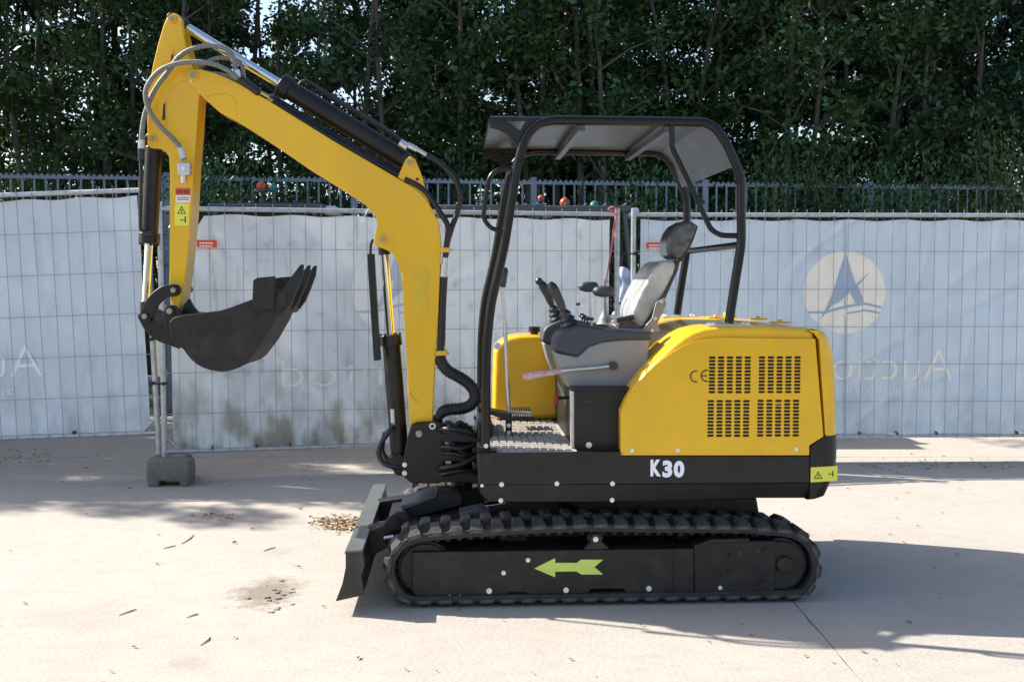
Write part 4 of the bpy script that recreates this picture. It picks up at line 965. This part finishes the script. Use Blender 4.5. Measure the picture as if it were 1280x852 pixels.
def print_poly(name, pts, Fr, seed, m, parent, dy=-.003):
    q = [Fr.p(u, v, .012) for u, v in pts]
    tris = tessellate_polygon([[Vector((p.x, p.z, 0)) for p in q]]); bm = bmesh.new()
    vs = [bm.verts.new((p.x, 0, p.z)) for p in q]
    for t in tris:
        try: bm.faces.new([vs[i] for i in t])
        except ValueError: pass
    for _ in range(3): bmesh.ops.subdivide_edges(bm, edges=[e for e in bm.edges if e.calc_length() > .05], cuts=1, use_grid_fill=True)
    bmesh.ops.triangulate(bm, faces=bm.faces)
    for v_ in bm.verts: v_.co.y = fold(v_.co.x, v_.co.z, seed) + .020 + dy
    me = bpy.data.meshes.new(name); bm.to_mesh(me); bm.free(); me.materials.append(m)
    o = bpy.data.objects.new(name, me); C.objects.link(o); o.parent = parent; return o
def text_px(name, s, u0, u1, v0, v1, Fr, seed, m, parent, offset=0., dy=-.003):
    A = Fr.p(u0, v1, .012); B = Fr.p(u1, v0, .012); return text_on(name, s, A.x, B.x, A.z, B.z, on_sheet(seed, dy), m, parent, offset, True)
def logo(cu, cv, r, Fr, seed, parent, m1, m2):
    S = r / 202.
    def K(*p): return [(cu + (a - 295) * S, cv + (b - 253) * S) for a, b in p]
    print_poly('logo_disc', [(cu + r * math.cos(t), cv + r * math.sin(t)) for t in [2 * math.pi * k / 48 for k in range(48)]], Fr, seed, m1, parent, -.003)
    print_poly('logo_spire', K((299, 58), (322, 130), (350, 212), (300, 258), (238, 312), (172, 388), (205, 325), (232, 262), (262, 172)), Fr, seed, m2, parent, -.0055)
    print_poly('logo_swoosh', K((300, 258), (360, 205), (420, 152), (368, 212), (310, 262), (262, 305), (238, 312)), Fr, seed, m2, parent, -.0055)
    print_poly('logo_leg', K((350, 226), (362, 224), (392, 300), (350, 308), (322, 256)), Fr, seed, m2, parent, -.0055)
    print_poly('logo_wave', K((112, 346), (200, 344), (300, 316), (400, 302), (480, 322), (476, 332), (400, 314), (300, 328), (200, 356), (116, 356)), Fr, seed, m2, parent, -.0055)
    print_poly('logo_wave', K((300, 352), (400, 336), (470, 350), (466, 358), (400, 345), (300, 360)), Fr, seed, m2, parent, -.0055)
logo(1056, 365.4, 51.5, F3, 15., b3, M['logo'], M['logoblue'])
text_px('lettering', 'Auction', 1013, 1191, 437, 475, F3, 15., M['logo'], b3, -.012)
text_px('lettering', 'Online auctions in holland', 1000, 1176, 482, 492, F3, 15., M['faint'], b3)
logo(497, 362, 57, F2, 8., b2, M['faint'], mat('banner_print_grey', (.48, .55, .62), .7))
fa = mat('banner_print_ghost', (.84, .84, .80), .7, var=.25, vscale=8)
text_px('lettering', 'io', 548, 585, 447, 476, F2, 8., M['faint'], b2, -.01)
text_px('lettering', 'ntod', 352, 478, 446, 484, F2, 8., fa, b2, -.01)
text_px('lettering', 'up', 562, 585, 484, 499, F2, 8., fa, b2)
text_px('lettering', 'Au', -16, 51, 432, 472, F1, 3., mat('banner_print_pale', (.74, .81, .88), .7), b1, -.012)
text_px('lettering', 'On', -5, 28, 485, 494, F1, 3., fa, b1, -.012)
# seam on the right banner, eyelets
print_poly('seam', [(1055.4, 275), (1057.6, 275), (1057.2, 545), (1055.2, 545)], F3, 15., mat('banner_seam', (.44, .53, .62), .7), b3, -.0065)
def fence_tag(u0, v0, u1, v1, Fr, seed, label):
    A = Fr.p(u0, v1, -.028); B = Fr.p(u1, v0, -.028); b = MB().box(A.x, B.x, -.032, -.028, A.z, B.z)
    o = b.build('fence_tag', M['dred'], None, .001); o.matrix_world = Fr.mw; tag(o, label, 'tag')
    rr = random.Random(seed); bb = MB()
    for k in range(2):
        x = A.x + .02
        while x < B.x - .03:
            w_ = rr.uniform(.010, .022); z = B.z - .018 - k * .022; bb.box(x, x + w_, -.0335, -.032, z - .011, z); x += w_ + .004
    tag(bb.build('printed_line', M['dwhite'], o, smooth=0), kind='stuff')
fence_tag(246, 300, 271, 309.5, F2, 1, 'small red tag with white print on fence wire beside the yellow arm')
fence_tag(808, 303, 836, 311, F3, 2, 'small red tag with white print on fence wire left of the headrest')
# couplers, string, rope, bag
for (u, vs_) in ((207, (430, 472)), (781, (316, 376))):
    pass
def coupler(x, y, z, L_, label):
    MBo = MB().tube([(x, y, z), (x + L_, y, z)], .006, 8).cyl((x + .02, y - .01, z), (x + .02, y + .03, z), .014).cyl((x + L_ - .02, y - .01, z), (x + L_ - .02, y + .03, z), .014)
    o = MBo.build('fence_coupler', M['dull']); tag(o, label, 'coupler'); return o
coupler(.845, 8.37, 1.70, .17, 'upper steel coupler tying the two posts beside the headrest'); coupler(.845, 8.37, 1.30, .17, 'lower steel coupler by the blue bag tying the two posts')
coupler(-2.70, 7.64, 1.05, .13, 'dark coupler on the left post pair just below the bucket link'); coupler(-2.70, 7.64, .72, .13, 'dark coupler on the left post pair, lower one')
P0 = BW.p(461, 262, 7.95); 
o = MB().tube(spline([P0 + Vector(d) for d in ((-.05, 0, -.09), (-.02, -.02, -.03), (0, -.03, 0), (.03, -.02, -.02), (.05, 0, -.08), (.075, .01, -.14))], 5), .005, 6).build('white_string', M['string']); tag(o, 'white string knotted over the fence top rail under the boom', 'string')
rp1 = [BW.p(770, 262, 8.32), BW.p(765, 300, 8.30), BW.p(761, 330, 8.30), BW.p(757.5, 352, 8.30)]; rp2 = [BW.p(771, 262, 8.31), BW.p(768, 290, 8.29), BW.p(762, 325, 8.29), BW.p(758, 350, 8.30)]
b = MB().tube(spline(rp1, 5), .006, 6).tube(spline(rp2, 5), .006, 6).ball(rp1[-1], .018).tube([rp1[-1], rp1[-1] + Vector((-.01, 0, -.12))], .006, 6); b.tube(spline([rp1[0] + Vector(d) for d in ((.01, 0, 0), (-.03, -.03, .02), (-.06, .02, .0), (0, .04, -.01))], 5), .006, 6)
o = b.build('rope', M['rope']); tag(o, 'pink rope hanging from the top rail beside the fence post', 'rope')
# crumpled bag
v = []; f = []; nu, nv = 22, 26
for j in range(nv + 1):
    for i in range(nu):
        t = j / nv; a = 2 * math.pi * i / nu; rx = .095 * (math.sin(math.pi * (.08 + .88 * t)) ** .5) * (1 + .25 * math.sin(3 * a + 4 * t)); ry = .06 * math.sin(math.pi * (.05 + .9 * t)) ** .5
        p = Vector((.925 + rx * math.cos(a) + .03 * math.sin(t * 5) - .05 * t * 0, 8.47 + ry * math.sin(a), 1.58 - .62 * t)); nz = noise.noise_vector(p * 9) * .035; v.append(p + nz)
for j in range(nv):
    for i in range(nu): a = j * nu + i; c = j * nu + (i + 1) % nu; f.append((a, c, c + nu, a + nu))
f += [tuple(range(nu)), tuple(range(nv * nu, nv * nu + nu))]
o = MB().add(v, f).build('plastic_bag', M['bag'], smooth=50); tag(o, 'crumpled blue and white bag stuffed between two fence posts', 'bag')
# concrete feet
def foot(x, y, w_, d, h, label, rz=0, group='concrete fence feet'):
    b = MB(); n = .25 * w_
    prof = [(-w_ / 2 + .006, 0), (-n * .9, 0), (-n * .8, h * .22), (n * .8 + .02, h * .22), (n * .9 + .02, 0), (w_ / 2 - .006, 0), (w_ / 2, h * .5), (w_ / 2 - .006, h * .97), (w_ / 2 - .02, h), (-w_ / 2 + .02, h), (-w_ / 2 + .006, h * .97), (-w_ / 2, h * .5)]
    b.prism(prof, -d / 2, d / 2); o = b.build('concrete_foot', M['block'], None, .012); o.location = (x, y, 0); o.rotation_euler = (0, 0, rz)
    o.modifiers['bevel'].segments = 3; tag(o, label, 'fence foot', group); return o
foot(-2.49, 7.47, .31, .18, .185, 'grey notched concrete foot holding the left fence posts, front one', .02)
foot(-2.57, 7.70, .28, .20, .17, 'concrete fence foot half hidden behind the front one on the left')
foot(.93, 8.52, .30, .6, .15, 'concrete fence foot hidden behind the excavator under the post pair')
# ------------------------------------------------------------------ railing behind
ra, rb_ = Vector((-8.5, 11.3, 0)), Vector((9.5, 13.6, 0)); d = (rb_ - ra); Lr = d.length; yaw = math.atan2(d.y, d.x)
rl_ = empty('steel_railing', ra, (0, 0, yaw)); tag(rl_, 'grey steel bar railing with serrated top running under the trees', 'railing'); HT = 2.655
barm = MB().box(-.011, .011, -.006, .006, 0, HT - .02).mesh('bar', M['palisade'])
nb = int(Lr / .126)
for i in range(nb): inst('bar', barm, rl_, (i * Lr / nb, 0, 0))
b = MB(); teeth = [(0, HT - .035)]
x = 0
while x < Lr: teeth += [(x, HT), (x + .012, HT + .022), (x + .030, HT + .022), (x + .042, HT)]; x += .063
teeth += [(x, HT), (x, HT - .035)]
MB().prism(teeth, -.012, .004).build('serrated_rail', M['palisade'], rl_, smooth=0)
MB().box(0, Lr, -.015, .015, .30, .35).build('bottom_rail', M['palisade'], rl_)
pm = MB().box(-.035, .035, -.03, .04, 0, HT + .05).mesh('post', M['palisade'])
for i in range(9): inst('post', pm, rl_, (.35 + i * 2.12, 0.02, 0))

# ------------------------------------------------------------------ forklifts parked behind the banners
def forklift(x, y, label, rz=0, roof_m='forklift'):
    r = empty('forklift_truck', (x, y, 0), (0, 0, rz)); tag(r, label, 'forklift', 'forklifts parked behind the site fence')
    MB().prism([(-.85, .25), (.55, .25), (.6, .75), (.15, .8), (-.1, .95), (-.75, 1.05), (-.9, .9)], -.5, .5).build('body', M['forkred'], r, .04)
    for sx in (-.55, .5):
        for sy in (-.48, .38): MB().cyl((sx, sy, .26), (sx, sy + .14, .26), .26, seg=24).cyl((sx, sy - .005, .26), (sx, sy + .145, .26), .12, seg=16).build('wheel', M['tyre'], r, .01)
    MB().box(-.3, .1, -.22, .22, .95, 1.05).box(-.38, -.28, -.22, .22, 1.0, 1.45).build('seat', M['knob'], r, .02)
    for sx, tx in ((-.7, -.55), (.5, .35)):
        for sy in (-.42, .42): MB().tube([(sx, sy, .8), (tx, sy, 2.14)], .025, 8).build('guard_post', M['forklift'], r)
    b = MB().box(-.62, .42, -.46, .46, 2.13, 2.19)
    for k in range(6): b.box(-.6 + k * .19, -.57 + k * .19, -.44, .44, 2.19, 2.215)
    b.build('overhead_guard', M[roof_m], r, .012)
    MB().box(.40, .52, -.2, .2, 2.10, 2.185).build('roof_light', M['lightgrey'], r, .02)
    for sy in (-.25, .17): MB().box(.68, .78, sy, sy + .08, .08, 2.0).build('mast', M['forklift'], r, .01)
    for sy in (-.2, .15): MB().box(.8, 1.7, sy, sy + .1, .06, .1).build('fork', M['forklift'], r, .01)
    return r
def beacon(u, v, y, m, parent, s=1.):
    q = BW.p(u, v, y); L0 = parent.location; z0 = 2.19
    qq = Vector((q.x - L0.x, q.y - L0.y, q.z)); b = MB().cyl((qq.x, qq.y, z0), (qq.x, qq.y, qq.z - .04 * s), .012, seg=8, mi=1).cyl((qq.x, qq.y, qq.z - .065 * s), (qq.x, qq.y, qq.z - .04 * s), .055 * s, seg=14, mi=1)
    b.tube([(qq.x, qq.y, qq.z - .04 * s + .011 * k * s) for k in range(9)], [.047 * s, .052 * s, .053 * s, .052 * s, .050 * s, .045 * s, .036 * s, .022 * s, .006], 16)
    b.build('beacon', [m, M['forklift']], parent, smooth=60)
fk1 = forklift(-2.18, 10.0, 'forklift roof showing above the fence left of the boom'); beacon(327, 232, 9.9, M['orange'], fk1, .95); beacon(341.5, 233.5, 9.9, M['green'], fk1, .8)
fk2 = forklift(-.12, 10.2, 'forklift roof showing above the fence behind the canopy front post'); beacon(676, 247, 10.2, M['orange'], fk2, .6)
fk3 = forklift(.72, 10.3, 'forklift roof showing above the fence left of the rope'); beacon(706, 252, 10.2, M['orange'], fk3, .95); beacon(743, 256, 10.2, M['green'], fk3, .9)

# ------------------------------------------------------------------ TREES
def make_tree(seed, H_=7.2, spread=1.1, base_leaf=2.2, dens=1., stems=3, leaf_m='leaf', nleaf=13500):
    rng = np.random.default_rng(seed); rnd = random.Random(seed); tb = MB(); tips = []
    for s in range(stems):
        a = rnd.uniform(0, 6.28); lean = rnd.uniform(.2, .55) * spread; pts = []; n = 11
        bx, by = .08 * math.cos(a), .08 * math.sin(a); ph = rnd.uniform(0, 6)
        for k in range(n):
            t = k / (n - 1); wob = .19 * math.sin(t * 6 + ph) * t ** .7
            pts.append(Vector((bx + math.cos(a) * lean * t ** 1.2 * 1.4 + wob, by + math.sin(a) * lean * t + .08 * math.cos(t * 6 + ph) * t, H_ * .93 * t)))
        r0 = rnd.uniform(.045, .075)
        tb.tube(pts, [r0 * (1 - .8 * k / (n - 1)) for k in range(n)], 7)
        for k in range(2, n):
            for _ in range(3 if k > 3 else 2):
                b0 = pts[k] if k < n - 1 else pts[k]; ang = rnd.uniform(0, 6.28); l = rnd.uniform(.35, .95) * spread * (1.1 - .4 * k / n)
                e = b0 + Vector((math.cos(ang) * l, math.sin(ang) * l, rnd.uniform(.15, .7) * l + .1)); mid = b0.lerp(e, .5) + Vector((0, 0, .06))
                if k > 2: tb.tube([b0, mid, e], [.017, .012, .005], 4)
                if e.z > base_leaf: tips.append(e)
                if mid.z > base_leaf and rnd.random() < .6: tips.append(mid)
    tr_me = tb.mesh('trunk', M['bark'], 50)
    tips = np.array([tuple(t) for t in tips]); k = rng.integers(0, len(tips), nleaf)
    off = rng.normal(0, 1, (nleaf, 3)); off /= np.linalg.norm(off, axis=1)[:, None]; off *= (rng.random(nleaf) ** .5)[:, None] * np.array([.29, .29, .25])
    c = tips[k] + off
    ax = off + rng.normal(0, .25, (nleaf, 3)) + np.array([0, 0, -.05]); ax /= np.linalg.norm(ax, axis=1)[:, None]
    nr = rng.normal(0, 1, (nleaf, 3)) + np.array([0, 0, .9]); sd = np.cross(ax, nr); sd /= np.linalg.norm(sd, axis=1)[:, None]; up = np.cross(sd, ax)
    L_ = rng.uniform(.07, .125, nleaf)[:, None]; W_ = L_ * rng.uniform(.20, .30, nleaf)[:, None]
    v = np.stack([c - ax * L_ * .5, c + sd * W_ + up * L_ * .05, c + ax * L_ * .5, c - sd * W_ + up * L_ * .05], 1).reshape(-1, 3)
    return tr_me, leaf_mesh(v, nleaf, leaf_m)
def leaf_mesh(v, n, mname, name='crown'):
    me = bpy.data.meshes.new(name); me.vertices.add(4 * n); me.vertices.foreach_set('co', v.astype(np.float32).ravel())
    idx = np.arange(4 * n).reshape(-1, 4); tri = np.concatenate([idx[:, [0, 1, 2]], idx[:, [0, 2, 3]]], 1).reshape(-1)
    me.loops.add(6 * n); me.loops.foreach_set('vertex_index', tri.astype(np.int32)); me.polygons.add(2 * n)
    me.polygons.foreach_set('loop_start', np.arange(0, 6 * n, 3, dtype=np.int32)); me.polygons.foreach_set('loop_total', np.full(2 * n, 3, dtype=np.int32))
    me.update(); me.validate(); me.materials.append(M[mname]); return me
protos = [make_tree(11, 7.4, 1.0, 1.9, leaf_m='leaf'), make_tree(23, 7.8, 1.15, 2.4, stems=2, leaf_m='leaf2'), make_tree(37, 7.0, .95, 2.0, stems=4, leaf_m='leaf'), make_tree(51, 7.6, 1.1, 2.2, stems=3, leaf_m='leaf2')]
front = [make_tree(61, 7.5, 1.25, 2.6, leaf_m='leaf', nleaf=9000), make_tree(72, 7.6, 1.35, 2.8, stems=3, leaf_m='leaf2', nleaf=9000), make_tree(83, 7.2, 1.2, 2.4, stems=4, leaf_m='leaf', nleaf=10000)]
rnd = random.Random(5)
spots = []
for i in range(15): spots.append((-7.6 + i * 1.13 + rnd.uniform(-.25, .25), 13.3 + rnd.uniform(-.3, .5) + i * .11, 0))
for i in range(14): spots.append((-8.4 + i * 1.35 + rnd.uniform(-.3, .3), 15.6 + rnd.uniform(-.4, .5) + i * .08, 1))
for i in range(12): spots.append((-8.5 + i * 1.65 + rnd.uniform(-.3, .3), 17.9 + rnd.uniform(-.4, .5), 2))
side_words = lambda x: 'at the far left' if x < -5 else 'left of the boom' if x < -3.2 else 'behind the boom' if x < -1.2 else 'behind the canopy' if x < 2.6 else 'right of the canopy' if x < 5.5 else 'at the far right'
rank = {}
ordn = ['first', 'second', 'third', 'fourth', 'fifth', 'sixth', 'seventh']
for x, y, row in sorted(spots):
    if row and x < -1.6 and rnd.random() < .2: continue
    k = rnd.randrange(4); tm, cm = protos[k] if row else front[k % 3]
    w_ = side_words(x); rank[(w_, row)] = rank.get((w_, row), 0) + 1
    t = empty('evergreen_tree', (x, y, 0), (0, 0, rnd.uniform(0, 6.28))); s = rnd.uniform(.94, 1.1); t.scale = (s * 1.05, s * 1.05, s)
    tag(t, '%s tree from the left %s, %s row' % (ordn[rank[(w_, row)] - 1], w_, ('front', 'second', 'rearmost')[row]), 'tree', 'evergreen trees behind the railing')
    inst('trunk', tm, t); inst('crown', cm, t)
# trees outside the frame on the left whose shade dapples the yard
for i, (x, y) in enumerate(((-9.0, 10.0), (-10.5, 10.4), (-12.0, 10.0), (-8.2, 11.2), (-9.8, 11.3), (-11.2, 11.4))):
    tm, cm = protos[i % 4]; t = empty('evergreen_tree', (x, y, 0), (0, 0, i * 1.7)); t.scale = (1.1, 1.1, .98)
    tag(t, ('nearest', 'middle', 'outermost', 'rearmost', 'densest', 'last')[i] + ' evergreen tree outside the left edge shading the yard', 'tree', 'evergreen trees left of the picture'); inst('trunk', tm, t); inst('crown', cm, t)
# shrubs spilling over the railing
def make_shrub(seed, n=4200, m='leaf3', H_=1.9, r=.75):
    rng = np.random.default_rng(seed); rnd2 = random.Random(seed); tb = MB(); tips = []
    for s in range(9):
        a = rnd2.uniform(0, 6.28); l = rnd2.uniform(.3, 1) * r; e = Vector((math.cos(a) * l, math.sin(a) * l * .6, H_ * rnd2.uniform(.6, 1.)))
        tb.tube([(0, 0, 0), Vector((e.x * .3, e.y * .3, e.z * .5)), e], [.02, .014, .006], 5); tips += [e, e * .85 + Vector((0, 0, .1)), e * .6 + Vector((0, 0, .35)), e * .35 + Vector((.1, 0, .5))]
    tips = np.array([tuple(t) for t in tips]); k = rng.integers(0, len(tips), n); off = rng.normal(0, .15, (n, 3)); c = tips[k] + off
    ax = off + rng.normal(0, .08, (n, 3)); ax /= np.linalg.norm(ax, axis=1)[:, None]; nr = rng.normal(0, 1, (n, 3)) + np.array([0, 0, .6]); sd = np.cross(ax, nr); sd /= np.linalg.norm(sd, axis=1)[:, None]; up = np.cross(sd, ax)
    L_ = rng.uniform(.035, .075, n)[:, None]; W_ = L_ * .22
    v = np.stack([c - ax * L_ * .5, c + sd * W_ + up * L_ * .05, c + ax * L_ * .5, c - sd * W_ + up * L_ * .05], 1).reshape(-1, 3)
    return tb.mesh('stem', M['bark']), leaf_mesh(v, n, m, 'foliage')
sh_p = [make_shrub(3, m='leaf'), make_shrub(9, m='leaf2'), make_shrub(14, m='leaf3', n=2200)]
for (u, y, hgt, k, lab) in ((275, 11.4, 3.0, 1, 'dark leafy shrub over the railing just right of the arm'), (318, 11.5, 2.75, 0, 'dark shrub over the railing beside the orange beacon'), (795, 12.05, 2.8, 0, 'leafy shrub over the railing behind the canopy'),
                           (845, 12.9, 3.1, 1, 'leafy shrub behind the railing at the canopy rear'), (975, 13.0, 3.15, 0, 'broad bright shrub behind the railing right of the canopy'), (1040, 12.9, 3.2, 0, 'shrub above the railing directly over the round logo'), (1112, 12.35, 2.9, 1, 'shrub spilling over the railing right of the round logo'),
                           (1160, 13.3, 3.0, 0, 'tall shrub behind the railing towards the right edge'), (1245, 13.2, 3.6, 2, 'light green sapling near the right edge'), (1075, 12.4, 2.5, 2, 'light green sprig in front of the railing at right'), (560, 12.9, 3.1, 1, 'dark shrub behind the railing between boom and canopy'), (60, 13.0, 3.1, 0, 'dark shrub behind the railing at the far left'), (420, 12.9, 3.0, 1, 'dark shrub behind the railing under the boom')):
    q = BW.p(u, 300, y); s = (hgt - .12) / 1.95; o = empty('shrub', (q.x, y, 0), (0, 0, u)); o.scale = (s * .72, s * .72, s); tag(o, lab, 'shrub', 'shrubs along the railing')
    inst('stem', sh_p[k][0], o); inst('foliage', sh_p[k][1], o)

for i in range(15):                                          # dark understorey between the stems, second line
    x = -7.4 + i * 1.12; y = 15.0 + .25 * (i % 3); o = empty('shrub', (x, y, 0), (0, 0, i * 1.3)); q = 1.55 + .18 * ((i * 7) % 4) / 3 + (.12 if i > 7 else 0)
    o.scale = (1.25, 1.1, q); tag(o, 'dark shrub in the deep shade between tree stems, ' + ('at the far left edge', 'left of the arm', 'just left of the arm', 'behind the arm', 'behind the orange beacon', 'under the rising boom', 'behind the boom bend', 'between boom and canopy',
        'behind the canopy front post', 'behind the canopy roof', 'behind the canopy rear post', 'just right of the canopy', 'above the round logo', 'above the mirrored lettering', 'at the far right edge')[i], 'shrub', 'understorey shrubs between the trees')
    inst('stem', sh_p[i % 2][0], o); inst('foliage', sh_p[i % 2][1], o)

# ------------------------------------------------------------------ litter
def litter(name, spots, label, cat=None, seed=1, size=(.015, .035), z=.004, m='litter'):
    rng = random.Random(seed); v = []; f = []
    for (x, y) in spots:
        s = rng.uniform(*size); a = rng.uniform(0, 6.28); ca, sa = math.cos(a), math.sin(a); o = len(v); lift = rng.uniform(.1, .5) * s
        for (px, py, pz) in ((-s, 0, 0), (0, -s * .4, lift), (s, 0, .1 * s), (0, s * .4, lift * .8), (0, 0, 0)): v.append((x + px * ca - py * sa, y + px * sa + py * ca, z + pz + rng.uniform(0, .004)))
        f += [(o, o + 1, o + 4), (o + 1, o + 2, o + 4), (o + 2, o + 3, o + 4), (o + 3, o, o + 4)]
    me = bpy.data.meshes.new(name); me.from_pydata(v, [], f); me.materials.append(M[m]); ob = bpy.data.objects.new(name, me); C.objects.link(ob)
    tag(ob, label, cat, kind='stuff'); return ob
rr = random.Random(9)
G = lambda u, v: (lambda D: ((u - 640) * D / F_PX, D))(1.5 * F_PX / (v - 348))
pile = []
for _ in range(420):
    x, y = G(rr.gauss(425, 17), rr.gauss(657, 4.5)); pile.append((x, y))
litter('leaf_pile', pile, 'small heap of dry pale leaves beside the dozer blade', 'leaves', 2, (.010, .028), m='pile')
sc_ = []
for _ in range(170): sc_.append((rr.uniform(-3.4, 3.4), rr.uniform(3.7, 8.2)))
for _ in range(130): x, y = G(rr.uniform(1080, 1280), rr.gauss(584, 3)); sc_.append((x, y))
for _ in range(90): x, y = G(rr.uniform(-20, 60), rr.gauss(575, 5)); sc_.append((x, y))
for _ in range(50): x, y = G(rr.gauss(270, 12), rr.gauss(648, 3)); sc_.append((x, y))
for _ in range(120): sc_.append((rr.uniform(-4, 4), 8.62 + rr.gauss(0, .25)))
litter('fallen_leaves', sc_, 'scattered dry leaves across the concrete yard', 'leaves', 3, (.006, .020))
chips = MB()
for _ in range(26):
    x, y = G(rr.gauss(335, 16), rr.gauss(755, 9)); s = rr.uniform(.006, .022); a = rr.uniform(0, 3)
    pts = [(x + s * math.cos(a + k * 1.26) * rr.uniform(.7, 1.2), y + s * math.sin(a + k * 1.26) * rr.uniform(.5, 1.1)) for k in range(5)]
    chips.loft([[(p[0], p[1], .0005) for p in pts], [(x + (p[0] - x) * .8, y + (p[1] - y) * .8, s * .35) for p in pts]])
tag(chips.build('concrete_crumbs', M['concrete'], smooth=0), 'broken concrete crumbs on the brown stain left of the blade', 'rubble', kind='stuff')
for (u0, v0, u1, v1, lab) in ((221, 684, 237, 672, 'thin twig on the concrete left of the leaf heap'), (226, 779, 241, 774, 'dark short twig on the pale concrete lower left'), (243, 815, 255, 804, 'dark twig on the concrete nearest the bottom left'), (198, 690, 214, 686, 'pale curled twig beside the thin one'), (140, 776, 162, 768, 'faint thin twig at the left of the yard'), (325, 693, 340, 688, 'small twig on the concrete under the bucket')):
    a = G(u0, v0); b_ = G(u1, v1); o = MB().tube([(a[0], a[1], .003), ((a[0] + b_[0]) / 2 + .01, (a[1] + b_[1]) / 2 + .015, .004), (b_[0], b_[1], .003)], [.0015, .0028, .0015], 6).build('twig', M['twig']); tag(o, lab, 'twig')
